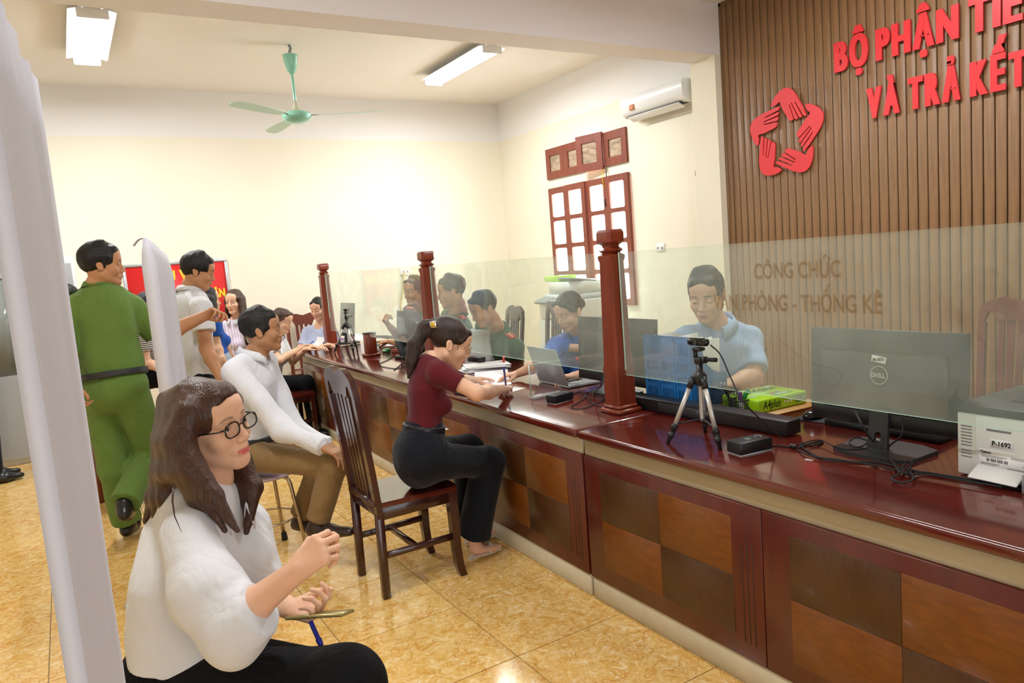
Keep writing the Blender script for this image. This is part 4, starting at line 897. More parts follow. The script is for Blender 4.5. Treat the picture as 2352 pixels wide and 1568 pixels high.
# ------------------------------------------------------------------ fabric display stands
def fabric_stand(name, near, far, th, zn, zf, label, curl=False, foot=True, bulge=.0):
    near = V(*near, 0); far = V(*far, 0); d = (far-near).normalized(); n = V(d.y, -d.x, 0)
    t = empty(name, ((near.x+far.x)/2, (near.y+far.y)/2, 0), 0, label, 'display stand')
    b = B(); N, K = 10, 26; L = (far-near).length
    def sheet(side):
        rows = []
        for j in range(K+1):
            r = []
            for i in range(N+1):
                u = i/N; zt = zn+(zf-zn)*u; z = .06+(zt-.06)*j/K
                w = math.sin(u*9+z*2.2+side)*.004*math.sin(u*PI)+.0025*math.sin(u*23+z*1.3)
                e = th*.5*(1-bulge*max(0, (z-zt+.10)/.10))
                r.append(near+d*L*u+n*(side*(e)+w)+V(0, 0, z))
            rows.append(r)
        return rows
    A_ = sheet(1); Bc = sheet(-1)
    b.grid(A_); b.grid([r[::-1] for r in Bc]); b.grid([[r[0], q[0]] for r, q in zip(A_, Bc)]); b.grid([[r[-1], q[-1]] for r, q in zip(A_, Bc)]); b.grid([A_[-1], Bc[-1]])
    bmesh.ops.remove_doubles(b.bm, verts=b.bm.verts, dist=.0005); bmesh.ops.recalc_face_normals(b.bm, faces=b.bm.faces)
    b.build('fabric_cover', M['banner'], t, world=True, auto=False, smooth=True)
    if curl:
        b = B(); rows = []
        for i in range(9):
            a = i/8*2.6; rows.append([near+n*(-th*.05-.020*a)+d*(.03*k)+V(0, 0, zn+.012*math.sin(a*1.2)-.012*a) for k in range(3)])
        b.grid(rows); b.build('loose_corner', M['banner'], t, world=True, thick=.002, auto=False, smooth=True)
    if foot:
        for p in (near+d*.02, far-d*.05):
            b = B(); b.beam(p-n*.30+V(0, 0, .014), p+n*.30+V(0, 0, .014), .04, .024, bev=.003); b.build('foot', M['aluminium'], t, world=True)
            b = B(); b.beam(p+V(0, 0, .03), p+V(0, 0, .10), .025, .025); b.build('upright', M['aluminium'], t, world=True)
    return t
fabric_stand('fabric_stand', (-.0275, .56), (.0005, .93), .012, 1.71, 1.725, 'tall white fabric display stand in the left foreground, running out of the frame', foot=False)
fabric_stand('fabric_stand', (.352, 3.74), (.512, 4.50), .062, 1.722, 1.668, 'tall lilac-white fabric display stand with a loose top corner, between the two standing men', curl=True, bulge=.7)
# ------------------------------------------------------------------ chairs and stools
def wood_chair(loc, rz, label, m='wood_chair', ms='wood_seat', sc=1.0, back=1.0):
    """faces +x; seat 0.45 m, curved solid top rail with tall slots"""
    t = empty('dining_chair', loc, rz, label, 'chair')
    b = B(); sp = [(-.20, -.165), (-.205, .165), (-.19, .18), (.17, .205), (.205, .185), (.215, .14), (.215, -.14), (.205, -.185), (.17, -.205), (-.19, -.18)]
    b.prism(sp[::-1], .022, Matrix.Translation((0, 0, .428))); bmesh.ops.bevel(b.bm, geom=[e for e in b.bm.edges if abs(e.verts[0].co.z-e.verts[1].co.z) < 1e-4 and e.verts[0].co.z > .44], offset=.007, segments=2, affect='EDGES'); b.build('seat', M[ms], t)
    for q in (-1, 1):
        b = B(); b.bx(-.18, .17, q*.165-.010, q*.165+.010, .368, .428, .002); b.build('apron', M[m], t)
        b = B(); b.beam((-.17, q*.165, .20), (.165, q*.17, .20), .022, .028, bev=.003); b.build('stretcher', M[m], t)
    b = B(); b.bx(.158, .178, -.155, .155, .368, .428, .002); b.build('apron', M[m], t); b = B(); b.bx(-.19, -.17, -.15, .15, .378, .428, .002); b.build('apron', M[m], t)
    b = B(); b.beam((-.02, -.165, .20), (-.02, .165, .20), .022, .028, bev=.003); b.build('stretcher', M[m], t)
    for q in (-1, 1):
        b = B(); rows = []                                        # sabre front leg
        for z, dx, w in ((.43, 0, .022), (.30, .004, .021), (.15, .004, .019), (.06, .010, .019), (.0, .026, .017)):
            rows.append([V(.172+dx+w*sx, q*.178+w*sy, z) for sx, sy in ((-1, -1), (1, -1), (1, 1), (-1, 1), (-1, -1))])
        b.grid(rows); bmesh.ops.remove_doubles(b.bm, verts=b.bm.verts, dist=1e-5); b.bm.verts.ensure_lookup_table(); bmesh.ops.holes_fill(b.bm, edges=b.bm.edges); bmesh.ops.recalc_face_normals(b.bm, faces=b.bm.faces); b.build('leg', M[m], t)
        b = B(); b.beam((-.19, q*.162, 0), (-.185, q*.162, .40), .036, .036, up=(0, 1, 0), bev=.004); b.build('leg', M[m], t)
    # back: stiles, top rail and splats follow a backward lean
    def bp(y, z): return V(-.185-.070*max(0, (z-.40)/.66)**1.15, y, z)
    H = .40+.66*back
    for q in (-1, 1):
        b = B(); rows = []
        for k in range(9):
            z = .38+(H-.13-.38)*k/8; w = .019; y = q*(.162+.012*k/8); c = bp(y, z)
            rows.append([c+V(sx*.014, sy*w, 0) for sx, sy in ((-1, -1), (1, -1), (1, 1), (-1, 1), (-1, -1))])
        b.grid(rows); bmesh.ops.remove_doubles(b.bm, verts=b.bm.verts, dist=1e-5); bmesh.ops.holes_fill(b.bm, edges=b.bm.edges); bmesh.ops.recalc_face_normals(b.bm, faces=b.bm.faces); b.build('stile', M[m], t)
    b = B()                                                       # top rail: crown with a dip in the middle, arched slots below
    n = 30; top = []; bot = []
    for k in range(n+1):
        y = -.193+.386*k/n; a = abs(y)/.193
        zt = H+.010-.055*max(0, (a-.36)/.64)**1.7-.022*max(0, 1-(a/.36))**.8-(.05 if a > .985 else 0)
        zb = H-.14
        for c, w_ in ((.128, .030), (-.128, .030)):
            if abs(y-c) < w_: zb = max(zb, H-.14+.075*math.sqrt(1-((y-c)/w_)**2))
        if abs(y) < .098: zb = H-.125+.012*math.cos(y/.098*PI/2)
        top.append((y, zt)); bot.append((y, zb))
    f = [[bp(y, z)+V(dx, 0, 0) for (y, z) in arr] for dx, arr in ((-.014, bot), (-.014, top), (.014, top), (.014, bot), (-.014, bot))]
    b.grid(f); bmesh.ops.remove_doubles(b.bm, verts=b.bm.verts, dist=1e-5); bmesh.ops.holes_fill(b.bm, edges=b.bm.edges); bmesh.ops.recalc_face_normals(b.bm, faces=b.bm.faces); b.build('top_rail', M[m], t)
    for y in (-.076, -.026, .026, .076):
        b = B(); rows = []
        for k in range(7):
            z = .44+(H-.115-.44)*k/6; c = bp(y*(.82+.18*k/6), z); rows.append([c+V(sx*.006, sy*.016, 0) for sx, sy in ((-1, -1), (1, -1), (1, 1), (-1, 1), (-1, -1))])
        b.grid(rows); bmesh.ops.remove_doubles(b.bm, verts=b.bm.verts, dist=1e-5); bmesh.ops.holes_fill(b.bm, edges=b.bm.edges); bmesh.ops.recalc_face_normals(b.bm, faces=b.bm.faces); b.build('slat', M[m], t)
    b = B(); b.beam(bp(-.162, .445), bp(.162, .445), .026, .045, up=(1, 0, 0), bev=.003); b.build('lower_rail', M[m], t)
    return t
wood_chair((1.272, 3.238, 0), 0, 'dark polished wooden chair with tall slatted back, under the woman in maroon')
cs = on(678, 900, z=.45); wood_chair((cs.x-.08, cs.y+.02, 0), .08, 'dark wooden chair at the far counter end, under the woman writing there', 'wood_chair', 'wood_seat')
wood_chair((2.16, 7.93, 0), math.radians(-110), 'red-brown wooden chair against the far wall with the woman in pale blue', 'wood_chair_red', 'wood_seat')
cs = on(322, 1000, z=.45); wood_chair((cs.x-.06, cs.y+.02, 0), math.radians(20), 'red-brown wooden chair glimpsed behind the legs of the standing green-uniformed man', 'wood_chair_red', 'wood_seat')
def cham(px, py, d, rz, label, m='wood_chair'):
    p = at(px, py, d); return wood_chair((p.x, p.y, 0), rz, label, m, 'wood_seat')
cham(2285, 800, 3.85, PI, 'brown wooden chair behind the counter at the right edge, behind the printer', 'wood_chair_red')
cham(1232, 800, 6.7, PI*.97, 'dark wooden chair standing empty beside the copier')
cham(915, 770, 8.05, PI*1.08, 'dark wooden chair of the leftmost uniformed man behind the counter')
cham(1128, 775, 6.5, PI*.95, 'dark wooden chair mostly hidden behind the bowed uniformed man')
def stool(loc, rz, label, H=.455, m=None):
    t = empty('stool', loc, rz, label, 'stool')
    b = B(); b.lathe([(.01, H-.022), (.13, H-.022), (.155, H-.016), (.162, H-.006), (.158, H+.002), (.14, H+.006), (.01, H+.008)], 36); b.build('seat', m or M['stool_seat'], t)
    for k in range(4):
        a = PI/4+k*PI/2; c, s_ = math.cos(a), math.sin(a); b = B()
        pts = [(c*.06, s_*.06, H-.03), (c*.105, s_*.105, H-.03), (c*.128, s_*.128, H-.045), (c*.138, s_*.138, H-.075)]+[(c*(.138+.05*q), s_*(.138+.05*q), (H-.075)*(1-q)+.02*q) for q in (.5, 1)]
        b.tube(pts, .0105, 10); l = b.build('leg', M['brass'], t)
        b = B(); b.cyl((c*.1865, s_*.1865, .045), (c*.190, s_*.190, .0), .015, .018, 12); b.build('foot_cap', M['black_matte'], l)
    b = B(); b.tube([(math.cos(a)*.150, math.sin(a)*.150, .20) for a in [2*PI*k/24 for k in range(24)]], .006, 6, True); b.build('ring', M['brass'], t)
    return t
M['stool_seat'] = mat('stool_seat', '#c9b4c4', .4)
stool((.80, 4.02, 0), math.radians(12), 'round pink stool with thin metal legs under the man in white shirt and khaki trousers')
# ------------------------------------------------------------------ things on the counter
ZT = .750
def local(name, loc, rz, label, cat, group=None): return empty(name, loc, rz, label, cat, group)
def webcam(t, z, x=0, y=0, a=0):
    R = Matrix.Translation((x, y, z)) @ Matrix.Rotation(a, 4, 'Z')
    b = B(); b.box((0, 0, 0), (.030, .100, .030), .013, seg=3); bmesh.ops.transform(b.bm, matrix=R, verts=b.bm.verts); c = b.build('webcam', M['black_gloss'], t)
    b = B(); b.cyl((-.0145, 0, 0), (-.0175, 0, 0), .010, n=20); bmesh.ops.transform(b.bm, matrix=R, verts=b.bm.verts); b.build('lens', M['screen'], c); return c
def tripod(loc, rz, H, spread, label, legs=(90, 215, 330), s=1.0, cam_a=0.0, handle=1):
    t = local('camera_tripod', loc, rz, label, 'tripod')
    zt = H*.70
    b = B(); b.lathe([(.010, zt-.055), (.022, zt-.05), (.026, zt-.03), (.026, zt-.015), (.018, zt-.005), (.013, zt), (.013, zt+.03), (.009, zt+.03)], 14); b.build('collar', M['black'], t)
    for a in legs:
        a = math.radians(a); c, s_ = math.cos(a), math.sin(a); top = V(c*.024, s_*.024, zt-.02); foot = V(c*spread, s_*spread, .0)
        d = (foot-top); b = B(); b.tube([top, top+d*.16], [.012, .0125], 10); l = b.build('leg', M['black'], t)
        b = B(); b.tube([top+d*.14, top+d*.72], .0088, 12); b.build('leg_tube', M['silver'], l)
        b = B(); b.tube([top+d*.70, top+d*.73, top+d*.78, top+d*.785, top+d*.84, top+d*.845, top+d*.90, top+d*.905, top+d*.95, top+d*.955, top+d*.995], [.0125, .0135, .0135, .0105, .0105, .0120, .0120, .0085, .0085, .006, .0085], 10); b.build('leg_clamp', M['black'], l)
        p = top+d*.70; b = B(); b.beam((0, 0, p.z+.012), p, .010, .004); b.build('brace', M['black'], t)
    b = B(); b.cyl((0, 0, zt-.04), (0, 0, zt*.30), .0078, n=12); b.build('centre_column', M['silver'], t)
    z2 = zt+.03; b = B(); b.box((0, 0, z2+.012), (.030, .034, .026), .005); b.box((.0, .017, z2+.035), (.020, .012, .034), .004); b.box((0, 0, z2+.055), (.036, .040, .014), .004); b.build('head', M['black'], t)
    b = B(); b.tube([(0, -.015, z2+.016), (0, -.045, z2+.018), (0, -.085, z2+.020)], [.006, .0075, .0085], 10); b.cyl((0, -.024, z2+.016), (.0, -.036, z2+.016), .013, n=10); b.build('pan_handle', M['black'], t)
    webcam(t, z2+.082, 0, 0, cam_a); return t
# near tripod: feet seen at three places on the worktop
c0 = V(1.995, 1.955, ZT)
tripod(c0, 0, .385, .135, 'near silver camera tripod with a black webcam, in front of the blue rack', legs=(148, 250, 40))
t2 = on(803, 806, z=ZT)
tripod((t2.x, t2.y, ZT), math.radians(-20), .395, .14, 'far silver camera tripod beside the farthest wooden post', legs=(175, 285, 60))
# fingerprint readers
def reader(loc, rz, label, sx=.078, sy=.150, h=.050):
    t = local('fingerprint_reader', loc, rz, label, 'reader')
    b = B(); b.bx(-sx/2, sx/2, -sy/2, sy/2, .004, h, .006, 2); b.build('case', M['black'], t)
    b = B(); b.bx(-sx/2+.004, sx/2-.004, -sy/2+.004, sy/2-.004, 0, .004); b.build('base', M['light_grey'], t)
    b = B(); b.bx(-.013, .013, -sy*.02-.015, -sy*.02+.022-.015, h-.001, h+.0012, .001); b.build('sensor', mat('sensor', '#59685c', .2) if 'sensor' not in bpy.data.materials else bpy.data.materials['sensor'], t)
    b = B(); b.lathe([(.012, h), (.013, h+.001), (.010, h+.001), (.009, h)], 16, Matrix.Translation((0, sy*.28, 0))); b.build('button', M['grey'], t)
    for q in (-.012, .012): b = B(); b.bx(-sx/2-.0008, -sx/2, q-.006+.02, q+.006+.02, .010, .024); b.build('label_sticker', M['paper'], t)
    return t
p0 = on(1678, 1048, z=ZT); p1 = on(1722, 1054, z=ZT); p2 = on(1769, 1032, z=ZT)
r1 = reader((2.0, 1.738, ZT), math.radians(-90-8+0), 'black fingerprint reader near the counter edge, right of the near tripod', .075, .145, .048)
r2 = reader((2.085, 3.02, ZT), math.radians(-78), 'black fingerprint reader beside the clear acrylic sign holder', .07, .135, .045)
def cable(pts, r, label, m='black_matte', name='cable', group=None):
    # smooth Catmull-Rom through pts
    P = [Vector(p) for p in pts]; P = [P[0]*2-P[1]]+P+[P[-1]*2-P[-2]]; out = []
    for i in range(1, len(P)-2):
        for k in range(8):
            t = k/8; a, b_, c, d = P[i-1:i+3]; out.append(.5*((2*b_)+(c-a)*t+(2*a-5*b_+4*c-d)*t*t+(3*b_-a-3*c+d)*t**3))
    out.append(P[-2]); b = B(); b.tube(out, r, 7); return tag(b.build(name, M[m], None), label, 'cable', group)
def onz(pts, z=ZT+.004): return [on(x, y, z=z) for x, y in pts]
# sound bar
sb = local('sound_bar', (2.262, 2.235, ZT), math.radians(1.5), 'long black sound bar lying on the counter behind the nearest post', 'speaker')
b = B(); b.bx(-.042, .042, -.475, .475, .003, .060, .005, 2); b.build('body', M['black'], sb)
b = B(); b.bx(-.0435, -.0415, -.12, .20, .012, .050, .001); b.build('back_recess', M['dark_grey'], sb)
b = B(); b.bx(-.044, -.042, -.10, -.02, .016, .044); b.build('rating_label', mat('rating_label', '#3b3c3e', .5, var=.8, vscale=150), sb, label='small printed rating label')
for yy in (-.44, -.36, -.30, -.22, -.16, .24, .30, .40):
    b = B(); b.cyl((-.0425, yy, .040), (-.0405, yy, .040), .003, n=8); b.build('screw_hole', M['black_gloss'], sb)
# blue rack of papers
def rack():
    x0, x1 = 2.350, 2.575; y0, y1 = on(1587, 850, x=x0).y, on(1481, 840, x=x0).y; H = on(1585, 775, x=x0).z-ZT
    t = local('magazine_rack', ((x0+x1)/2, (y0+y1)/2, ZT), 0, 'blue plastic magazine rack full of white papers', 'rack')
    X0, X1, Y0, Y1 = x0-(x0+x1)/2, x1-(x0+x1)/2, y0-(y0+y1)/2, y1-(y0+y1)/2
    # back (faces the visitor): slotted wall
    holes = []; W_ = (Y1-Y0)/3
    for k in range(3):
        for r_ in range(3):
            ya = Y0+W_*k+.014; yb = Y0+W_*(k+1)-.014; z0 = .04+r_*.062
            n = 7
            for j in range(n): yy = ya+(yb-ya)*(j+.25)/n; holes.append([(yy, z0), (yy, z0+.045), (yy+.0055, z0+.045), (yy+.0055, z0)])
    b = B(); b.prism([(Y0, 0), (Y0+W_*.35, 0), (Y0+W_*.4, .018), (Y0+W_*.6, .018), (Y0+W_*.65, 0), (Y0+W_*1.35, 0), (Y0+W_*1.4, .018), (Y0+W_*1.6, .018), (Y0+W_*1.65, 0), (Y0+W_*2.35, 0), (Y0+W_*2.4, .018), (Y0+W_*2.6, .018), (Y0+W_*2.65, 0), (Y1, 0), (Y1, H), (Y0, H)], .003, Matrix(((0, 0, 1, X0), (1, 0, 0, 0), (0, 1, 0, 0), (0, 0, 0, 1))), holes); b.build('back_wall', M['blue_plastic'], t)
    for k in range(3):
        b = B(); b.bx(X0-.002, X0, Y0+W_*k+.018, Y0+W_*(k+1)-.018, H-.085, H-.015, .001); b.build('label_pocket', M['blue_plastic'], t)
    for k in range(4):
        yy = Y0+(Y1-Y0)*k/3; hs = [[(X0+.03+.022*j, .03), (X0+.03+.022*j, .03+.10-.004*j), (X0+.038+.022*j, .03+.10-.004*j), (X0+.038+.022*j, .03)] for j in range(9)]
        hs += [[(X0+.03+.022*j, .15), (X0+.03+.022*j, .25-.03*j), (X0+.038+.022*j, .25-.035*j), (X0+.038+.022*j, .15)] for j in range(2)]
        b = B(); b.prism([(X0, 0), (X1, 0), (X1, .145), (X0+.17, .15), (X0+.13, .17), (X0+.09, .205), (X0+.06, H-.01), (X0, H)], .0025, Matrix(((1, 0, 0, 0), (0, 0, -1, yy+.00125), (0, 1, 0, 0), (0, 0, 0, 1))), hs); b.build('side_wall', M['blue_plastic'], t)
    b = B(); b.bx(X0, X1, Y0, Y1, .0, .004); b.build('floor_plate', M['blue_plastic'], t)
    b = B(); b.bx(X1-.003, X1, Y0, Y1, .0, .08); b.build('front_wall', M['blue_plastic'], t)
    for k in range(14):
        yy = y0+.015+(y1-y0-.03)*k/13; h = H-.028+random.uniform(-.012, .012)
        b = B(); R = Matrix.Rotation(random.uniform(-.06, .06), 3, 'X') @ Matrix.Rotation(random.uniform(-.05, .03), 3, 'Y'); b.box((x0+.012+.09+random.uniform(0, .015), yy, ZT+.006+h/2), (.17, .004, h), .0005, R)
        tag(b.build('paper_bundle', M['paper']), 'white paper bundle standing in the blue magazine rack', 'paper', 'papers standing in the blue rack')
    b = B(); b.box((x0+.13, y0+.035, ZT+.115), (.17, .003, .22), .001, Matrix.Rotation(.05, 3, 'Y')); tag(b.build('grey_folder', mat('folder_grey', '#4f564f', .5)), 'dark grey-green folder standing at the near side of the blue rack', 'folder')
rack()
# lime green ream of paper
def ream(loc, rz, label, sx=.300, sy=.215, h=.058, text=True):
    t = local('paper_ream', loc, rz, label, 'paper pack')
    b = B(); b.bx(-sx/2, sx/2, -sy/2, sy/2, 0, h, .009, 3); b.build('wrapper', M['lime'], t)
    if text:
        g = [M['lime_dark']]; cu = math.radians
        text_on('print', 'A4plus', .050, t, (-.12, -sy/2, .014), (1, 0, 0), (0, 0, 1), M['lime_dark'], .0002, .0007, .75, 'LEFT', .15)
        b = B(); b.bx(.075, .140, -sy/2-.0008, -sy/2+.001, .014, .046, .0005); b.build('print_patch', M['green_print'], t)
        text_on('print', '70 A4', .030, t, (.108, -sy/2-.0010, .021), (1, 0, 0), (0, 0, 1), M['paper'], .0002, .0004, .8)
        for k, x in enumerate((.01, .028, .048)):
            b = B(); b.cyl((x, -sy/2-.0004, .030), (x, -sy/2+.001, .030), .005+.001*k, n=14); b.build('print_patch', M['paper'], t)
        text_on('print', 'A4plus', .075, t, (-.06, .025, h), (1, 0, 0), (0, 1, 0), M['lime_dark'], .0002, .0008, .8, 'LEFT', .15)
        b = B(); b.bx(-.02, .09, -.085, -.055, h-.001, h+.0008, .0004); b.build('print_patch', M['green_print'], t)
        text_on('print', '70 A4', .030, t, (.035, -.081, h+.0010), (1, 0, 0), (0, 1, 0), M['paper'], .0002, .0004, .9)
        b = B(); b.bx(.0, .022, -.045, -.028, h-.001, h+.0008); b.build('print_patch', mat('magenta', '#c0407e', .5), t); b = B(); b.bx(.03, .052, -.045, -.028, h-.001, h+.0008); b.build('print_patch', mat('print_blue', '#3058b0', .5), t)
        for p in ((-.10, -.03), (-.09, .085), (.10, .075)):
            b = B(); b.cyl((p[0], p[1], h-.001), (p[0], p[1], h+.0008), .012, n=18); b.build('print_patch', M['light_grey'], t)
    return t
def yaw2(a, b): return math.atan2(b.y-a.y, b.x-a.x)
ra, rb = on(1742, 952, z=ZT+.003), on(1862, 924, z=ZT+.003); an = yaw2(ra, rb); c = ra+(rb-ra).normalized()*.15+V(-math.sin(an), math.cos(an), 0)*.1075
b = B(); b.box((c.x+.02, c.y+.0, ZT+.0025), (.40, .33, .004), .001, Matrix.Rotation(an, 3, 'Z')); tag(b.build('writing_board', mat('board_tan', '#b98a4a', .5)), 'tan board lying under the lime green paper pack', 'board')
ream((c.x, c.y, ZT+.0048), an, 'lime green pack of A4 paper on the counter')
# pens in a black mesh tray
tp = on(1672, 945, z=ZT); tr_ = local('desk_organizer', (tp.x+.045, tp.y+.03, ZT), math.radians(-8), 'black wire mesh desk organizer between the sound bar and the paper pack', 'organizer')
def mesh_wall(b, p, q, h, n, r=.0008):
    p, q = V(*p), V(*q)
    for k in range(n+1): c = p.lerp(q, k/n); b.bx(c.x-r, c.x+r, c.y-r, c.y+r, 0, h)
    for k in range(int(h/.008)+1): b.beam(p+V(0, 0, k*.008), q+V(0, 0, k*.008), r*2, r*2)
for (x0, x1, y0, y1, h) in ((-.06, .02, -.05, .05, .095), (-.055, .02, -.125, -.055, .06), (.02, .08, -.05, .08, .05)):
    b = B(); 
    for p, q in (((x0, y0, 0), (x1, y0, 0)), ((x1, y0, 0), (x1, y1, 0)), ((x1, y1, 0), (x0, y1, 0)), ((x0, y1, 0), (x0, y0, 0))): mesh_wall(b, p, q, h, 8)
    b.bx(x0, x1, y0, y1, 0, .002); tag(b.build('mesh_basket', M['mesh_black'], tr_), kind='stuff')
    b = B(); 
    for p, q in (((x0, y0, h), (x1, y0, h)), ((x1, y0, h), (x1, y1, h)), ((x1, y1, h), (x0, y1, h)), ((x0, y1, h), (x0, y0, h))): b.beam(p, q, .004, .004)
    b.build('rim', M['black'], tr_)
def pen(px, py, d, q, L, r, m, mc, label, z0=ZT+.01):
    a = at(px, py, d) if isinstance(px, (int, float)) else V(*px); e = a+V(*q).normalized()*L
    t = empty('marker_pen', a, 0, label, 'pen'); b = B(); b.cyl((0, 0, 0), (e-a)*.68, r, n=14); b.build('barrel', m, t); b = B(); b.cyl((e-a)*.66, (e-a), r*1.12, r*1.0, 14); b.build('cap', mc, t); return t
ctr = V(tp.x+.045, tp.y+.03, ZT)
pen((ctr.x-.03, ctr.y-.07, ZT+.012), 0, 0, (-.18, -.25, .9), .115, .008, M['paper'], M['green_pen'], 'marker pen with green cap leaning in the black mesh organizer', None) if False else None
def pen3(a, d, L, r, m, mc, label):
    a = V(*a); e = V(*d).normalized()*L; t = empty('marker_pen', a, 0, label, 'pen'); b = B(); b.cyl((0, 0, 0), e*.62, r, n=14); b.build('barrel', m, t); b = B(); b.cyl(e*.60, e, r*1.15, r*1.05, 14); b.build('cap', mc, t)
pen3((ctr.x-.035, ctr.y-.075, ZT+.010), (.35, -.30, .85), .105, .0095, M['green_pen'], M['green_pen'], 'green marker pen leaning in the black mesh organizer')
pen3((ctr.x-.040, ctr.y-.105, ZT+.010), (-.05, .05, .9), .085, .0095, M['paper'], M['purple'], 'white marker pen with a purple cap in the black mesh organizer')
pen3((ctr.x-.010, ctr.y-.030, ZT+.010), (-.3, .15, .9), .10, .006, M['black'], M['black_gloss'], 'black pen standing in the black mesh organizer')
# monitors
def monitor(x, y0, y1, z0, z1, label, tilt=0.05, stand=True, logo=False, lean=None, foot=(.12, .26), silver=False, rz=0, sticker=None):
    yc = (y0+y1)/2; w = abs(y1-y0); t = local('monitor', (x, yc, ZT), rz, label, 'monitor'); h = z1-z0; zc = (z0+z1)/2-ZT
    R = Matrix.Translation((0, 0, zc)) @ Matrix.Rotation(tilt, 4, 'Y')
    b = B(); b.box((0, 0, 0), (.012, w, h), .003); b.box((-.014, 0, -.01), (.020, w*.80, h*.62), .008); bmesh.ops.transform(b.bm, matrix=R, verts=b.bm.verts); p = b.build('back_shell', M['monitor_back'], t)
    b = B(); b.box((.0065, 0, .004), (.002, w-.014, h-.026)); bmesh.ops.transform(b.bm, matrix=R, verts=b.bm.verts); b.build('screen', M['screen'], t)
    b = B(); b.box((-.007, 0, -h/2+.030), (.016, w*.97, .055), .004); bmesh.ops.transform(b.bm, matrix=R, verts=b.bm.verts); b.build('lower_strip', M['black'], p)
    if stand:
        b = B(); hs = [[(-.012, .045), (-.012, .065), (-.006, .075), (.006, .075), (.012, .065), (.012, .045)]]
        b.prism([(-.036, .012), (.036, .012), (.030, zc+.0), (-.030, zc+.0)], .012, Matrix.Translation((-.048, 0, 0)) @ Matrix.Rotation(math.radians(8), 4, 'Y') @ Matrix(((0, 0, 1, 0), (1, 0, 0, 0), (0, 1, 0, 0), (0, 0, 0, 1))), hs); b.build('stand_neck', M['dark_grey'], t)
        b = B(); fx_, fy_ = foot; b.prism([(-.055, -fy_/2), (fx_-.03, -fy_/2), (fx_, -fy_/4), (fx_, fy_/4), (fx_-.03, fy_/2), (-.055, fy_/2), (-.085, fy_/4), (-.085, -fy_/4)], .012, Matrix.Translation((-.03, 0, 0))); b.build('stand_foot', M['dark_grey'], t)
    if logo:
        b = B(); b.tube([(0, .030*math.cos(a), .030*math.sin(a)) for a in [2*PI*k/40 for k in range(40)]], .0013, 6, True); bmesh.ops.transform(b.bm, matrix=R @ Matrix.Translation((-.0245, 0, .015)), verts=b.bm.verts); b.build('logo_ring', M['silver_print'], p)
        xd = (R.to_3x3() @ V(0, -1, 0)); yd = (R.to_3x3() @ V(0, 0, 1)); base = lambda y, z: (R @ V(-.0243, y, z))
        text_on('logo_lettering', 'D', .021, p, base(.0195, .0075), xd, yd, M['silver_print'], .0003, .0006, .95)
        text_on('logo_lettering', 'LL', .021, p, base(-.0125, .0075), xd, yd, M['silver_print'], .0003, .0006, .95)
        b = B()
        for k in range(3): b.beam((0, .010, .008+.0055*k-.001), (0, -.004, .0115+.0055*k-.001), .0015, .0022)
        b.beam((0, .010, .006), (0, .010, .019), .0015, .0022); bmesh.ops.transform(b.bm, matrix=R @ Matrix.Translation((-.0246, 0, .0)), verts=b.bm.verts); b.build('logo_lettering', M['silver_print'], p)
    if sticker:
        b = B(); b.box((-.0247, 0, .068), (.001, .050, .022), .0002, Matrix.Rotation(.12, 3, 'X')); bmesh.ops.transform(b.bm, matrix=R, verts=b.bm.verts); st = b.build('inventory_sticker', M['paper'], p, label='small white inventory sticker')
        text_on('sticker_lettering', sticker, .016, st, R @ V(-.0252, 0, .0625), R.to_3x3() @ V(0, -1, .12), R.to_3x3() @ V(0, .12, 1), M['black'], .0002, .0004, 1.0)
    return t
M['monitor_back'] = mat('monitor_back', '#2b2e30', .45); M['silver_print'] = mat('silver_print', '#c8cac6', .35, metal=.3)
m0 = on(1853, 750, x=2.27); m1 = on(2217, 757, x=2.27); mb = on(2195, 992, x=2.27)
monitor(2.29, m0.y, m1.y, .835, m0.z-.003, 'large black monitor seen from behind with a round logo, right of the lime paper pack', .04, logo=True, foot=(.14, .27), sticker='M-850')
m0 = on(1325, 726, x=2.42); m1 = on(1505, 727, x=2.42)
monitor(2.42, m0.y, m1.y, .80, m0.z, 'black monitor seen from behind, half hidden by the nearest wooden post', .06)
m0 = on(909, 713, x=2.42); monitor(2.42, m0.y, m0.y-.50, .86, m0.z, 'black monitor beyond the ponytail of the woman in maroon', .10)
m0 = on(779, 695, x=2.48); monitor(2.48, m0.y, m0.y-.42, .82, m0.z, 'farthest black monitor, seen through glass behind the far tripod', .12)
# camera on a grip beside the third monitor
wc = on(965, 770, z=1.0); wc = at(962, 742, 5.75); t = local('webcam_stand', (wc.x, wc.y, ZT), 0, 'black webcam on a small stand just left of the woman in maroon', 'webcam'); webcam(t, wc.z-ZT+.0)
b = B(); b.cyl((0, 0, 0), (0, 0, .012), .05, n=20); b.cyl((0, 0, .01), (0, 0, wc.z-ZT-.02), .008, n=10); b.box((0, 0, wc.z-ZT-.06), (.03, .045, .05), .006); b.tube([(0, .01, wc.z-ZT-.07), (-.01, .06, wc.z-ZT-.10)], .010, 8); b.build('stand', M['black'], t)
ps = on(927, 822, z=ZT); t = local('card_terminal', (ps.x, ps.y, ZT), math.radians(100), 'slanted black card terminal on the far counter left of the woman in maroon', 'terminal')
b = B(); b.box((0, 0, .012), (.13, .10, .022), .006); b.build('base', M['black'], t); b = B(); b.box((.01, 0, .09), (.022, .085, .17), .006, Matrix.Rotation(.45, 3, 'Y')); b.build('body', M['dark_grey'], t); b = B(); b.box((.022, 0, .10), (.002, .065, .09), .001, Matrix.Rotation(.45, 3, 'Y')); b.build('display', M['screen'], t)
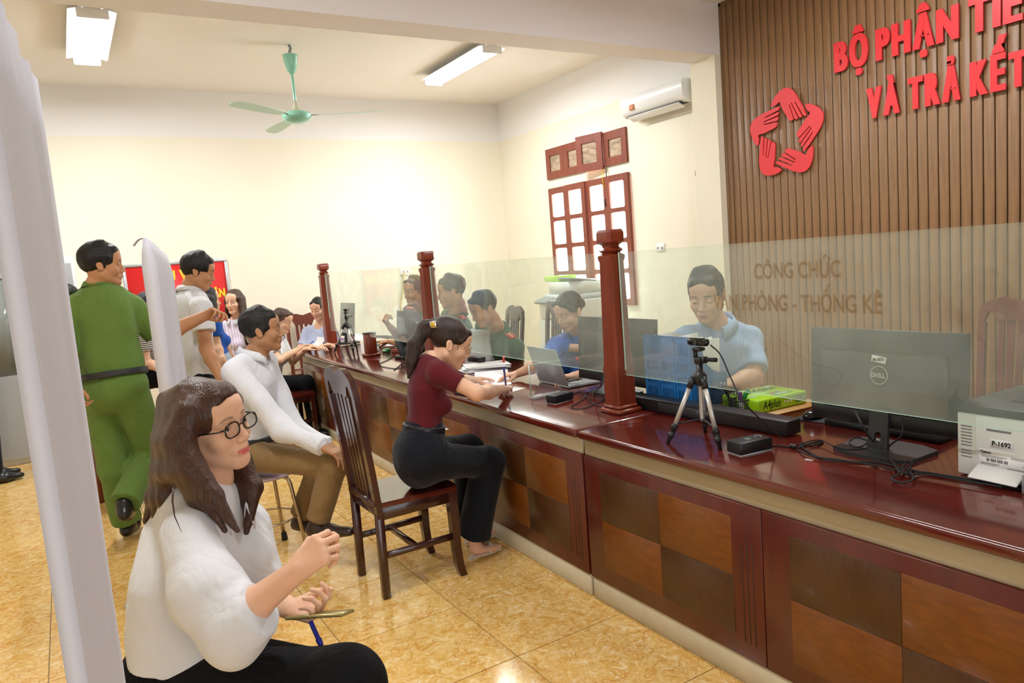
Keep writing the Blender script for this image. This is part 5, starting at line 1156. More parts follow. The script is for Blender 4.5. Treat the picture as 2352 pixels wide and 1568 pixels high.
# keyboards, mouse
def keyboard(loc, rz, label, L=.44, Dp=.135):
    t = local('keyboard', loc, rz, label, 'keyboard')
    b = B(); b.prism([(-Dp/2, 0), (Dp/2, 0), (Dp/2, .010), (-Dp/2, .024)], L, Matrix(((1, 0, 0, 0), (0, 0, -1, L/2), (0, 1, 0, 0), (0, 0, 0, 1)))); b.build('case', M['black'], t)
    km = None; nx, ny = 5, 18
    for r_ in range(nx):
        for k in range(ny):
            x = -Dp/2+.016+r_*.0225; y = -L/2+.016+k*(L-.032)/(ny-1)
            if km is None: b = B(); b.box((0, 0, 0), (.0175, (L-.032)/(ny-1)*.80, .007), .002); km = b.build('key', M['dark_grey'], t); o = km
            else: o = km.copy(); COL.objects.link(o)
            o.location = (x, y, .0255-.014*(x+Dp/2)/Dp)
    return t
k0 = on(1897, 978, z=ZT); k1 = on(2195, 1032, z=ZT)
keyboard((2.545, 1.555, ZT), 0, 'black keyboard on the counter under the large monitor')
mp = on(1905, 960, z=ZT); b = B(); b.box((mp.x+.02, mp.y-.02, ZT+.0015), (.22, .26, .003), .001, Matrix.Rotation(.1, 3, 'Z')); tag(b.build('mouse_pad', mat('mousepad', '#2a2f38', .8)), 'dark mouse pad left of the black keyboard', 'mouse pad')
def mouse(loc, rz, label):
    t = local('computer_mouse', loc, rz, label, 'mouse'); o = Org(); o.ell((0, 0, .010), (.052, .031, .026), k=.01); V_, Q = o.mesh(.003, post=lambda F, X, Y, Z: np.maximum(F, .001-Z))
    me_obj('body', np_mesh('mouse', V_, Q), M['black_gloss'], t); b = B(); b.cyl((-.028, -.004, .031), (-.028, .004, .031), .006, n=12); b.build('wheel', M['grey'], t)
ms = on(1868, 962, z=ZT); mouse((ms.x, ms.y, ZT+.004), math.radians(175), 'black mouse at the left corner of the dark mouse pad')
# printer at the right edge
pc = on(2199, 1088, z=ZT); pw, pd = .40, .36; zt_ = on(2197, 925, x=pc.x).z-ZT
pr = local('laser_printer', (pc.x, pc.y, ZT), math.radians(-2), 'pale grey laser printer with a dark top at the right edge of the counter', 'printer')
b = B(); b.bx(0, pd, -pw, 0, .004, zt_-.025, .006, 2); b.build('body', M['off_white'], pr)
b = B(); b.bx(-.004, pd, -pw-.002, .002, zt_-.025, zt_, .006, 2); lid = b.build('top', M['dark_grey'], pr)
b = B(); b.bx(.10, pd-.02, -pw+.06, -.10, zt_-.002, zt_+.003, .001); b.build('output_recess', M['black_matte'], lid); b = B(); b.box((.17, -.21, zt_+.012), (.15, .17, .003), .001, Matrix.Rotation(-.2, 3, 'Y')); b.build('paper_guide', M['light_grey'], lid)
b = B(); b.bx(-.003, .001, -pw+.01, -.055, .030, zt_-.030, .001); fp = b.build('front_panel', M['white_plastic'], pr)
for k in range(10):
    b = B(); z = zt_-.065-.0095*k-(.006 if k > 6 else 0); b.bx(-.0008, .001, -.043, -.012, z-.0018, z+.0018); b.build('vent_slot', M['grey'], pr)
b = B(); b.bx(-.0042, -.003, -.15, -.085, zt_-.068, zt_-.062); b.build('slot', M['grey'], fp)
b = B(); b.bx(-.0042, -.003, -.155, -.095, zt_-.115, zt_-.090); s_ = b.build('inventory_sticker', M['paper'], fp); text_on('sticker_lettering', 'P-1692', .019, s_, (-.0042, -.125, zt_-.109), (0, -1, 0), (0, 0, 1), M['black'], .0002, .0005, .95)
lz = zt_-.180
b = B(); b.bx(-.0042, -.003, -.21, -.065, lz, lz+.056); s_ = b.build('rating_label', M['paper'], fp)
text_on('label_lettering', 'Canon', .011, s_, (-.0042, -.069, lz+.045), (0, -1, 0), (0, 0, 1), M['black'], .0002, .0003, .95, 'LEFT')
b = B()
for k in range(22):
    if k % 7 != 3: b.bx(-.0046, -.0042, -.086-.0026*k-.0008, -.086-.0026*k+.0006, lz+.022, lz+.031)
b.build('barcode', M['black'], s_)
b = B()
for (y0_, y1_, z_) in ((-.07, -.14, .039), (-.07, -.13, .035), (-.15, -.205, .044), (-.15, -.20, .040), (-.07, -.12, .016), (-.07, -.11, .012), (-.14, -.20, .010), (-.14, -.19, .006), (-.18, -.205, .024)): b.bx(-.0046, -.0042, y1_, y0_, lz+z_-.0006, lz+z_+.0006)
b.build('label_lines', M['dark_grey'], s_)
b = B(); b.box((-.030, -.125, .030), (.062, .13, .006), .002, Matrix.Rotation(-.42, 3, 'Y')); b.build('tray_flap', M['white_plastic'], pr)
b = B(); b.bx(-.055, -.01, -.30, -.20, .0, .055, .004); b.build('cable_box', M['grey'], pr); b = B(); b.bx(-.057, -.055, -.225, -.208, .020, .040); b.build('blue_connector', M['ink_blue'], pr)
# cables on the near worktop
cable(onz([(1769, 1022), (1800, 1024), (1832, 1028), (1860, 1018), (1890, 1012), (1872, 1022), (1838, 1020), (1862, 1040), (1900, 1056), (1960, 1060), (2020, 1062), (2062, 1072), (2085, 1078), (2140, 1088), (2230, 1105), (2340, 1122), (2420, 1140)]), .0032, 'grey cable running from the fingerprint reader across the worktop')
cable([at(1632, 792, 2.63), at(1655, 815, 2.60), at(1680, 870, 2.52), at(1712, 928, 2.42)]+onz([(1790, 1000), (1850, 1042), (1930, 1056), (2010, 1068), (2070, 1082), (2092, 1092), (2120, 1084), (2200, 1096), (2330, 1116)], ZT+.008), .0028, 'black cable hanging from the near webcam down to the worktop')
cable([at(1965, 945, 2.30), at(1985, 985, 2.25)]+onz([(2012, 1022), (2040, 1050), (2068, 1082), (2048, 1098), (2070, 1108), (2098, 1100), (2090, 1082)], ZT+.012), .0034, 'thick black monitor cable coiled at the foot of the large monitor')
cable([at(2073, 960, 2.35), at(2070, 1000, 2.30)]+onz([(2040, 1030), (2060, 1075), (2080, 1085), (2096, 1062), (2080, 1062), (2078, 1085), (2150, 1092), (2300, 1118)], ZT+.014), .003, 'second black monitor cable looping beside the coil')
cable(onz([(1832, 1020), (1880, 1010), (1915, 1024), (1960, 1032), (2008, 1022), (1970, 1004), (1950, 1016), (1975, 1026), (2010, 1000)], ZT+.014), .0022, 'thin black cable knotted around the monitor stand')
b = B(); q = on(2016, 1018, z=ZT+.03); b.tube([q+V(.012*math.cos(a), 0.004*math.sin(a*2), .012*math.sin(a)) for a in [2*PI*k/14 for k in range(14)]], .003, 6, True); tag(b.build('cable_tie', M['paper']), 'white tie binding the cables at the monitor stand', 'cable tie')
q = on(1822, 1024, z=ZT+.01); b = B(); b.box(q, (.016, .030, .014), .005); tag(b.build('ferrite_bead', M['black']), 'black ferrite bead on the grey cable by the near reader', 'cable bead')
q = on(1858, 1056, z=ZT); b = B(); b.box((q.x, q.y, ZT+.0006), (.012, .026, .0008), 0, Matrix.Rotation(.2, 3, 'Z')); tag(b.build('sticker_scrap', M['light_grey']), 'torn scrap of white sticker on the worktop', 'sticker')
mp = on(2100, 985, z=ZT); b = B(); b.box((mp.x+.1, mp.y, ZT+.001), (.14, .10, .0012), 0, Matrix.Rotation(.3, 3, 'Z')); tag(b.build('photo_card', mat('photo_card', '#e4d6cc', .5, var=.25, vscale=30)), 'pale printed card lying behind the black keyboard', 'card')
# laptop
l0 = on(1307, 893, z=ZT); lp = local('laptop', (2.33, 3.43, ZT), math.radians(-4), 'silver laptop with its lid towards the visitors', 'laptop')
b = B(); b.bx(0, .215, -.165, .165, .004, .018, .003, 2); b.build('base', M['laptop'], lp); b = B(); b.bx(.03, .12, -.145, .145, .0182, .0195, .0005); kb = b.build('keyboard_deck', M['grey'], lp)
km = None
for r_ in range(5):
    for k in range(13):
        if km is None: b = B(); b.box((0, 0, 0), (.0145, .0185, .0015), .0004); km = b.build('key', M['light_grey'], kb); o = km
        else: o = km.copy(); COL.objects.link(o)
        o.location = (.040+r_*.0175, -.132+k*.022, .0202)
b = B(); b.box((-.032, 0, .122), (.006, .33, .222), .002, Matrix.Rotation(-.30, 3, 'Y')); b.build('lid', M['laptop'], lp); b = B(); b.box((-.0285, 0, .124), (.002, .31, .198), 0, Matrix.Rotation(-.30, 3, 'Y')); b.build('screen', M['screen'], lp)
# acrylic holder
ah = local('acrylic_holder', (2.10, 3.19, ZT), math.radians(-6), 'clear acrylic sign holder on a thick clear base, near the laptop', 'sign holder')
b = B(); b.bx(-.075, .115, -.032, .032, 0, .016, .001); b.build('base', M['acrylic_base'] if 'acrylic_base' in M else M.setdefault('acrylic_base', glass_mat('acrylic_base', (.90, .90, .89, 1), .22, (.95, .95, .95, 1), False)), ah)
b = B(); b.box((.02, 0, .10), (.19, .006, .17), .001); b.build('upright', M['acrylic'], ah)
for zz, xx, d in ((.185, .02, (.19, .0065, .003)), (.10, -.075, (.003, .0065, .17))): b = B(); b.box((xx, 0, zz), d); b.build('edge', M['glass_edge'], ah)
# papers in front of the blue-shirted woman
def sheet(name, cx, cy, rz, label, sx=.21, sy=.297, curl=0.0, n=1, z=ZT, m='paper', group=None):
    b = B(); N = 10; R = Matrix.Translation((cx, cy, z)) @ Matrix.Rotation(rz, 4, 'Z')
    rows = []
    for i in range(N+1):
        u = i/N; h = .0012*n+curl*max(0, (u-.45)/.55)**2; x = (u-.5)*sx-(curl*.35*max(0, (u-.6)/.4)**2)
        rows.append([R @ V(x, y*sy, h) for y in (-.5, 0, .5)])
    b.grid(rows); return tag(b.build(name, M[m], thick=-.001*n if n > 1 else .0006, auto=False, smooth=False), label, 'paper', group)
for k in range(9):
    sheet('paper_sheet', 2.40+random.uniform(-.02, .02), 4.34+random.uniform(-.02, .02), 1.2+random.uniform(-.18, .18), 'loose white sheet in the messy stack under the black stamp box', n=3, z=ZT+.004*k+.001, group='messy stack of papers')
sb_ = on(1088, 838, z=ZT+.04); t = local('stamp_box', (2.42, 4.50, ZT+.040), .1, 'black rectangular stamp box on the messy papers', 'box'); b = B(); b.box((0, 0, .018), (.05, .16, .034), .004); b.build('case', M['black'], t); b = B(); b.box((0, .05, .0355), (.012, .012, .002)); b.build('red_dot', M['red_plastic'], t)
st_ = on(1135, 832, z=ZT+.045); t = local('stapler', (2.53, 4.31, ZT+.040), 1.0, 'small red and white stapler on the messy papers', 'stapler')
b = B(); b.box((0, 0, .006), (.07, .018, .010), .003); b.build('base', M['red_plastic'], t); b = B(); b.box((.004, 0, .026), (.065, .016, .014), .004, Matrix.Rotation(-.18, 3, 'Y')); b.build('arm', M['red_plastic'], t); b = B(); b.box((0, 0, .015), (.05, .010, .006)); b.build('magazine', M['light_grey'], t)
q1, q2 = on(1112, 893, z=ZT), on(1178, 884, z=ZT)
sheet('paper_form', 2.05, 3.62, .25, 'white form the woman in maroon is writing on', .21, .297, 0)
sheet('paper_page', 2.17, 3.85, 1.1, 'white page lifting at its end behind the writing hand', .297, .21, .05, z=ZT+.002)
wl = on(1050, 905, z=ZT); t = local('clutch_wallet', (1.90, 3.62, ZT), .1, 'dark wallet under the forearms of the woman in maroon', 'wallet'); b = B(); b.box((0, 0, .008), (.13, .20, .014), .005, seg=2); b.build('body', M['black'], t); b = B(); b.box((-.055, -.08, .016), (.03, .02, .002)); b.build('clasp', M['brass'], t)
# white printer by the bowed officer, copier beyond
pq = on(1149, 832, z=ZT); t = local('desk_printer', (2.52, 4.83, ZT), 0, 'white box-shaped printer on the desk in front of the bowed uniformed man', 'printer')
b = B(); b.box((0, 0, .115), (.30, .36, .22), .008, seg=2); b.build('body', M['off_white'], t); b = B(); b.box((0, 0, .228), (.29, .34, .008), .003); b.build('top', M['grey'], t)
for k in range(6): b = B(); b.box((-.151, -.11, .05+.008*k), (.002, .07, .003)); b.build('vent_slot', M['grey'], t)
cp = at(1310, 740, 7.6); t = local('copier', (cp.x+.1, cp.y, 0), math.radians(172), 'large white office copier by the window behind the counter', 'copier')
b = B(); b.box((0, 0, .42), (.60, .66, .80), .02, seg=2); b.build('cabinet', M['off_white'], t)
for k in range(3): b = B(); b.box((.305, 0, .16+.17*k), (.02, .56, .15), .008); b.build('drawer', M['light_grey'], t)
b = B(); b.box((0, 0, .93), (.58, .64, .20), .02, seg=2); b.build('scanner_unit', M['white_plastic'], t); b = B(); b.box((-.02, 0, 1.055), (.52, .60, .05), .015); b.build('lid', M['light_grey'], t)
b = B(); b.prism([(-.25, -.22), (.20, -.22), (.23, .15), (.10, .26), (-.25, .26)], .13, Matrix.Translation((0, 0, 1.08))); b.build('document_feeder', M['off_white'], t)
b = B(); b.box((.05, .12, 1.225), (.30, .30, .015), .005, Matrix.Rotation(-.15, 3, 'Y')); b.build('feeder_tray', M['grey'], t)
b = B(); b.box((.29, -.18, 1.02), (.12, .26, .03), .008, Matrix.Rotation(.35, 3, 'Y')); b.build('control_panel', M['grey'], t)
rm = ream((cp.x+.05, cp.y+.20, 1.24), 1.5, 'lime green pack of paper on top of the copier', text=False); rm.location.z = 1.212
# small things on the far counter
q = on(868, 806, z=ZT); t = local('glue_bottle', (q.x, q.y, ZT), 0, 'tiny white bottle with a light blue cap by the short post', 'bottle'); b = B(); b.lathe([(.012, 0), (.013, .004), (.013, .038), (.006, .046), (.006, .05)], 14); b.build('bottle', M['white_plastic'], t); b = B(); b.lathe([(.008, .049), (.008, .062), (.004, .072)], 12); b.build('cap', mat('cyan_cap', '#3fb0c0', .4), t)
q = on(888, 808, z=ZT); t = local('ink_pad', (q.x, q.y, ZT), .2, 'small green ink pad box on the far counter', 'box'); b = B(); b.box((0, 0, .014), (.045, .075, .028), .003); b.build('box', M['green_pen'], t); b = B(); b.box((-.0235, 0, .014), (.001, .05, .012)); b.build('label_strip', M['paper'], t)
q = on(908, 806, z=ZT); t = local('paper_cutter', (q.x, q.y, ZT+.001), math.radians(-60), 'red plastic cutter on the far counter', 'cutter'); b = B(); b.box((0, 0, .007), (.085, .018, .013), .004); b.build('handle', M['red_plastic'], t); b = B(); b.box((-.055, 0, .006), (.03, .010, .002)); b.build('blade', M['silver'], t)
q = on(895, 798, z=ZT); b = B(); b.cyl((q.x-.06, q.y+.05, ZT+.006), (q.x+.06, q.y-.05, ZT+.006), .005, n=10); tag(b.build('ballpoint_pen', M['wood_post']), 'brown pen lying behind the green ink pad', 'pen')
q = on(902, 790, z=ZT); sheet('paper_sheet', q.x, q.y, .3, 'single white sheet lying in front of the leftmost uniformed man')
q = on(885, 783, z=ZT); t = keyboard((q.x+.15, q.y+.25, ZT), .1, 'black keyboard on the far desk below the raised hand', .42, .13)
cable([at(957, 800, 5.5)]+onz([(935, 830), (925, 842), (905, 846), (870, 838), (890, 826), (912, 816), (925, 830), (905, 850)]), .003, 'thin dark cable curling on the far counter')
q = on(763, 795, z=ZT); reader((q.x, q.y, ZT), math.radians(-80), 'black fingerprint reader beside the far tripod', .09, .16, .05)
q = on(775, 783, z=ZT); sheet('purple_folder', q.x+.05, q.y+.1, .5, 'purple folder between the farthest post and the far tripod', .22, .31, 0, 4, m='purple_soft' if 'purple_soft' in M else 'purple')
q = on(823, 778, z=ZT); sheet('paper_sheet', q.x, q.y, .5, 'curled white sheet behind the legs of the far tripod', .21, .297, .05)
q = on(724, 795, z=ZT); sheet('paper_sheet', q.x-.02, q.y, .1, 'curled white sheet held by the woman in pale blue', .21, .297, .09, z=ZT+.001)
cable(onz([(1290, 912), (1310, 908), (1330, 900), (1345, 912), (1312, 935), (1340, 938), (1372, 925), (1395, 915), (1375, 900), (1345, 903), (1360, 925), (1385, 935)], ZT+.004), .0025, 'thin black cables tangled at the foot of the nearest post')
cable([at(1390, 858, 3.25), at(1380, 885, 3.2)]+onz([(1365, 905), (1385, 918), (1395, 905)]), .003, 'black cable dropping beside the nearest post')
# ------------------------------------------------------------------ people
A = lambda *a: np.array(at(*a))
RR = np.array(_n([RT.x, RT.y, 0])); FF = np.array(_n([FW.x, FW.y, 0])); ZZ = np.array([0, 0, 1.])
D_ = lambda r, f, z=0: _n(RR*r+FF*f+ZZ*z)
def onp(px, py, z): return np.array(on(px, py, z=z))
fw_white = fabric('cloth_white', '#dcdde2', var=.02); fw_cool = fabric('cloth_cool_white', '#dfe1e8', var=.02)
f_green = fabric('cloth_green', '#63803a', .85, var=.06); f_green2 = fabric('cloth_dark_green', '#3d5c3a', .85)
f_maroon = fabric('cloth_maroon', '#5c1420', .9, var=.05, bump=.25); f_navy = fabric('cloth_navy', '#0a0e19', .85); f_black = fabric('cloth_black', '#0c0c0f', .95, sheen=0)
f_khaki = fabric('cloth_khaki', '#8b7049', .8, var=.05); f_blue = fabric('cloth_blue', '#2f62c0', .7); f_sky = fabric('cloth_sky', '#a9c3ea', .8, var=.05); f_pale = fabric('cloth_pale_blue', '#b4bdd6', .85)
f_denim = fabric('cloth_light_denim', '#a9b8c4', .85, var=.06); f_royal = fabric('cloth_royal_blue', '#2457b8', .75)
def stripes(name, c1, c2, sc, axis='Z', sharp=.08):
    m = mat(name, c1, .8, bump=.3, bscale=7); nt = m.node_tree; p = nt.nodes['Principled BSDF']; L = nt.links; tc = nd(nt, 'ShaderNodeTexCoord'); w = nd(nt, 'ShaderNodeTexWave', Scale=sc, Distortion=.6); w.bands_direction = axis
    L.new(tc.outputs['Object'], w.inputs['Vector']); r = nd(nt, 'ShaderNodeValToRGB'); L.new(w.outputs['Color'], r.inputs[0]); e = r.color_ramp.elements; e[0].position = .5-sharp; e[0].color = lin(c1); e[1].position = .5+sharp; e[1].color = lin(c2); L.new(r.outputs[0], p.inputs['Base Color']); return m
shoe_b = mat('shoe_black', '#141416', .3); shoe_br = mat('shoe_brown', '#2e231f', .3)
def spectacles(P, col=None, round_=True, r=(.0225, .0175), w=1.0):
    c, R, s = P.head, P.R, P.sc; m = col or M['black']; t = None
    for q in (-1, 1):
        ring = []
        for k in range(28):
            a = 2*PI*k/28; ca, sa = math.cos(a), math.sin(a); e = .75
            x = q*.033+r[0]*math.copysign(abs(ca)**e, ca); z = -.004+r[1]*math.copysign(abs(sa)**e, sa); y = .0995-.10*(abs(x)-.012)**1.0*.18
            ring.append(tr([x, y, z], c, R, s))
        b = B(); b.tube(ring, .0014*s*w, 6, True); 
        if t is None: t = b.build('glasses', m, P.root, world=True)
        else: b.build('rim', m, t, world=True)
        b = B(); b.bm.faces.new([b.bm.verts.new(p) for p in ring]); b.build('lens', M['lens'], t, world=True, auto=False)
        b = B(); b.tube([tr([q*x, y, z], c, R, s) for x, y, z in ((.056, .0945, .003), (.070, .085, .004), (.0765, .04, .002), (.0790, .0, .0)) ], .0013*s*w, 6); b.build('temple', m, t, world=True)
    b = B(); b.tube([tr([x, y, z], c, R, s) for x, y, z in ((-.0115, .0995, -.001), (-.004, .103, .002), (.004, .103, .002), (.0115, .0995, -.001))], .0013*s*w, 6); b.build('bridge', m, t, world=True)
def hair_org(P, o, h=.005, amp=.0018, name='hair', f=45, world=True):
    V_, Q = o.mesh(h, disp=noise_disp(amp, f, P.seed, .15)); V_ = smooth_v(V_, Q, 1, .4); return me_obj(name, np_mesh(name, V_, Q), P.H, P.root, True, True)
def epaulette(P, m, stripe=None, q=1):
    a = P.sh[q]*.45+(P.nb-P.up*.015)*.55+P.up*.066*P.sc; e = P.sh[q]+P.up*.086*P.sc; b = B(); b.beam(a, e, .046, .010, up=P.up, bev=.001)
    o = b.build('epaulette', m, P.root, world=True)
    if stripe: 
        b = B(); b.beam(a+(e-a)*.08+P.up*.0045, e-(e-a)*.05+P.up*.0045, .008, .002, up=P.up); b.build('gold_stripe', stripe, o, world=True)
gold = mat('gold', '#d9b23c', .35, metal=.4); ep_red = mat('epaulette_red', '#b92a2c', .6); ep_green = mat('epaulette_dark_green', '#1f3a1c', .7)

# 1 woman in the left foreground -------------------------------------------------
hf = RR*.93-FF*.36+ZZ*.03
P = Person('seated woman in the foreground with long brown hair, black glasses and a loose white shirt', A(484, 974, 1.82), hf, A(462, 1155, 1.87), A(425, 1560, 1.86), RR*.93-FF*.36, True, sc=.965, hup=ZZ*1-FF*.16-RR*.02, skin='fair', hair='brown', style=None, h=.005, hh=.0026, seed=11, gaze=(.05, 1, .06))
P.sh[1] = A(432, 1225, 1.70); P.sh[-1] = A(560, 1215, 1.98)
P.limb(1, A(520, 1440, 1.60), A(688, 1306, 1.57), D_(.80, .05, .62), D_(-.45, -.85, .2), [.95, .9, .95, 1.0], .9, r=(.047, .030), bare=False)
P.limb(-1, A(592, 1355, 1.93), A(668, 1398, 1.80), D_(.97, -.15, -.12), D_(-.1, .25, -1), [.75, .95, 1.0, 1.05], .05, r=(.045, .029), bare=False)
c, R, s = P.head, P.R, P.sc
o = Org(); loc = lambda *p: tr(p, c, R, s)
o.ell(loc(0, -.018, .034), np.array((.0840, .103, .092))*s, R, k=.01)
o.cone(loc(-.03, .062, .078), loc(.022, .066, .078), .015*s, k=.02).cone(loc(.015, .068, .076), loc(.062, .042, .030), .015*s, .012*s, k=.015)
o.cone(loc(-.01, .048, .088), loc(.058, .040, .040), .022*s, .018*s, k=.02).cone(loc(-.02, .048, .085), loc(-.064, .034, .035), .018*s, .018*s, k=.02)
o.cone(loc(.058, .036, .050), loc(.072, -.012, .008), .017*s, .018*s, k=.02).cone(loc(-.064, .03, .045), loc(-.070, .005, -.04), .018*s, .02*s, k=.02)
o.ell(loc(0.004, .118, -.028), np.array((.066, .070, .104))*s, R, k=.012, op='s').ell(loc(.086, .040, -.052), np.array((.034, .048, .056))*s, R, k=.010, op='s')
def q3(p, t): return p[0]*(1-t)+p[1]*t
ctl = [(A(440, 895, 1.83), A(488, 898, 1.775)), (A(392, 925, 1.84), A(436, 948, 1.735)), (A(378, 1010, 1.83), A(414, 1008, 1.715)), (A(372, 1080, 1.83), A(440, 1072, 1.70)), (A(356, 1140, 1.84), A(490, 1138, 1.68)), (A(334, 1198, 1.86), A(546, 1218, 1.66))]
NS = 9
for j in range(NS):
    t = j/(NS-1); tt = [t, t, t, t, t, t]; P_ = [q3(c_, t) for c_ in ctl]; bl = math.sin(t*PI)*.012
    P_ = [p-FF*bl*(i > 1) for i, p in enumerate(P_)]; m_ = .28 < t < .72
    if m_: a_, b4, b5 = P_[3], P_[4], P_[5]; P_[4] = a_*.75+b4*.25; P_[5] = a_*.5+b4*.5
    for i, (ra, rb) in enumerate(((.022, .030), (.030, .030), (.030, .028), (.028, .022), (.022, .006))): o.cone(P_[i], P_[i+1], ra, rb, k=.014)
for a, b_, ra, rb in (((560, 1050, 1.92), (578, 1120, 1.90), .022, .026), ((578, 1120, 1.90), (566, 1222, 1.84), .026, .008), ((545, 1060, 1.93), (560, 1150, 1.89), .025, .018), ((420, 1040, 1.86), (440, 1120, 1.90), .05, .04)): o.cone(A(*a), A(*b_), ra, rb, k=.015)
V_, Q = o.mesh(.0036, disp=lambda X, Y, Z, a=noise_disp(.0015, 60, 3, .10), b=noise_disp(.0007, 190, 5, .06): a(X, Y, Z)+b(X, Y, Z)); V_ = smooth_v(V_, Q, 1, .4); me_obj('hair', np_mesh('hair', V_, Q), P.H, P.root, True, True)
b = B(); b.tube([A(398, 1120, 1.62), A(396, 1150, 1.605), A(401, 1185, 1.60), A(417, 1222, 1.60)], [.0022, .002, .0014, .0004], 6); b.build('loose_strand', P.H, P.root, world=True)
# loose blouse
o = Org()
o.cone(A(455, 1195, 1.85), A(440, 1330, 1.84), .115, .145, k=.06, flat=P.tf, ff=.78).cone(A(440, 1330, 1.84), A(445, 1490, 1.84), .145, .158, k=.05, flat=P.tf, ff=.8, capb=True)
o.cone(A(445, 1160, 1.82), P.sh[1], .055, .060, k=.05).cone(A(480, 1160, 1.88), P.sh[-1], .055, .058, k=.05)
for q in (-.055, .055): o.ell(A(535, 1290, 1.84)+P.rt*q, (.055, .055, .060), k=.05)
o.cone(P.sh[1], A(480, 1370, 1.62), .066, .080, k=.04).cone(A(480, 1370, 1.62), A(530, 1440, 1.585), .080, .072, k=.03).cone(A(530, 1440, 1.585), A(590, 1402, 1.575), .075, .056, k=.02, capb=True)
o.cone(P.sh[-1], A(588, 1330, 1.94), .058, .055, k=.03).cone(A(588, 1330, 1.94), A(604, 1346, 1.90), .052, .046, k=.02, capb=True)
o.cone(A(378, 1230, 1.86), A(372, 1440, 1.86), .050, .060, k=.07).cone(A(400, 1450, 1.80), A(470, 1490, 1.76), .07, .07, k=.05)
V_, Q = o.mesh(.0055, disp=noise_disp(.0095, 15, 4, .5)); V_ = smooth_v(V_, Q, 1, .4); P.shirt_o = me_obj('shirt', np_mesh('shirt', V_, Q), fw_white, P.root, True, True)
collar_mesh('collar', fw_white, P.shirt_o, A(505, 1143, 1.845), frame(P.tf, P.up+P.tf*-.25), (.066, .064), .036, .9, .05)
o = Org(); 
for q, kn in ((1, A(800, 1575, 1.58)), (-1, A(760, 1570, 1.78))): o.cone(P.pel+P.rt*q*.07, kn, .105, .074, k=.05).cone(kn, kn+np.array([.03, -.02, -.40]), .074, .06, k=.05, capb=True)
o.ell(P.pel, (.165, .13, .13), np.array([P.rt, P.tf, P.up]).T, k=.06).cone(P.pel, P.pel+P.up*.12, .145, .125, k=.04, flat=P.tf, ff=.8, capb=True)
V_, Q = o.mesh(.0075, disp=noise_disp(.003, 14, 9, .6)); me_obj('trousers', np_mesh('trousers', V_, Q), f_black, P.root, True, True)
spectacles(P, M['black_gloss'], r=(.0245, .0180), w=1.5); P.body()
for kn in (A(800, 1575, 1.58), A(760, 1570, 1.78)):
    o = Org(); an = np.array([kn[0]+.035, kn[1]-.02, .06]); o.cone(an, an+np.array([.11, -.07, -.02]), .036, .028, k=.02); V_, Q = o.mesh(.008, post=lambda F, X, Y, Z: np.maximum(F, .004-Z)); me_obj('shoe', np_mesh('shoe', V_, Q), shoe_b, P.root, True, True)
bs = P.pel; stool((bs[0]-.0, bs[1]+.0, 0), .3, 'metal-legged stool under the woman in the foreground', H=bs[2]-.150)
ph = A(735, 1411, 1.775); pa_ = D_(.97, -.15, .06); vv = _n(ph-np.array(EYE))+ZZ*.10; pn_ = _n(np.cross(pa_, vv)); phR = np.array([pa_, np.cross(pn_, pa_), pn_]); t = empty('mobile_phone', Vector(ph), 0, 'thin gold-edged mobile phone held flat in the foreground woman\'s hand', 'phone')
b = B(); b.box((0, 0, 0), (.150, .074, .009), .003, Matrix([list(r) for r in phR.T])); b.build('body', mat('phone_gold', '#a99a63', .3, metal=.5), t)
pa = A(712, 1424, 1.765); pe = A(738, 1482, 1.735); t = empty('ballpoint_pen', Vector(pa), 0, 'blue ballpoint pen dangling below the phone in the foreground woman\'s hand', 'pen'); b = B(); b.cyl((0, 0, 0), Vector(pe-pa)*.8, .0055, n=12); b.build('barrel', M['ink_blue'], t); b = B(); b.cyl(Vector(pe-pa)*.75, Vector(pe-pa), .0075, .006, 12); b.build('cap', M['ink_blue'], t)

# 2 seated man in the white shirt ------------------------------------------------
P = Person('seated man in white long-sleeved shirt and khaki trousers, hand on his knee', A(602, 757, 3.85), RR*.95+FF*.25, A(578, 822, 3.87), A(574, 1038, 3.92), RR*.97-FF*.12, skin='brown', hair='grey', sc=.98, base=(.85, 4.0, 0), seed=2, h=.006)
P.limb(1, A(652, 990, 3.70), A(742, 1026, 3.62), D_(.8, -.02, -.52), D_(.5, 0, .85), [.35, .3, .3, .35], .2, bare=False)
P.limb(-1, A(672, 985, 4.02), A(752, 1022, 3.98), D_(.8, .05, -.5), D_(.5, 0, .85), .35, .3, bare=False)
P.shirt(fw_cool, 'long', loose=1.04).legs({1: (A(768, 1066, 3.70), A(728, 1200, 3.74), A(802, 1220, 3.66)), -1: (A(740, 1062, 4.02), A(692, 1186, 4.06), A(735, 1192, 4.02))}, f_khaki, shoem=shoe_br, r=(.086, .070, .068), seat=True)
P.belt(M['dark_grey'], up=.085, r=.176); P.body()

# 3 woman in maroon writing ------------------------------------------------------
P = Person('woman with a long ponytail, maroon top and navy trousers, writing at the counter', A(1036, 787, 3.45), RR*.90+FF*.16-ZZ*.42, A(985, 830, 3.47), A(968, 1052, 3.47), RR*.93+FF*.22, True, True, sc=.955, skin='fair', hair='pony', style=None, h=.005, hh=.0032, base=(1.27, 3.22, 0), seed=3)
P.sh[1] = A(1010, 858, 3.34); w_ = onp(1162, 893, .795); e_ = A(1096, 903, 3.30)
P.limb(1, e_, w_, _n(np.array([.55, .75, .0])), (.1, -.2, 1), [.9, .95, 1.0, 1.0], .9, r=(.044, .027))
w2_ = onp(1085, 872, .79); P.limb(-1, A(1062, 880, 3.62), w2_, _n(np.array([1, .12, -.05])), (0, 0, 1), .15, .3, r=(.044, .027))
P.shirt(f_maroon, 'short', loose=.93, slen=.55, collar=False, wr_amp=.0015, bust=.045, hem=-.10)
c, R, s = P.head, P.R, P.sc; loc = lambda *p: tr(p, c, R, s); o = Org()
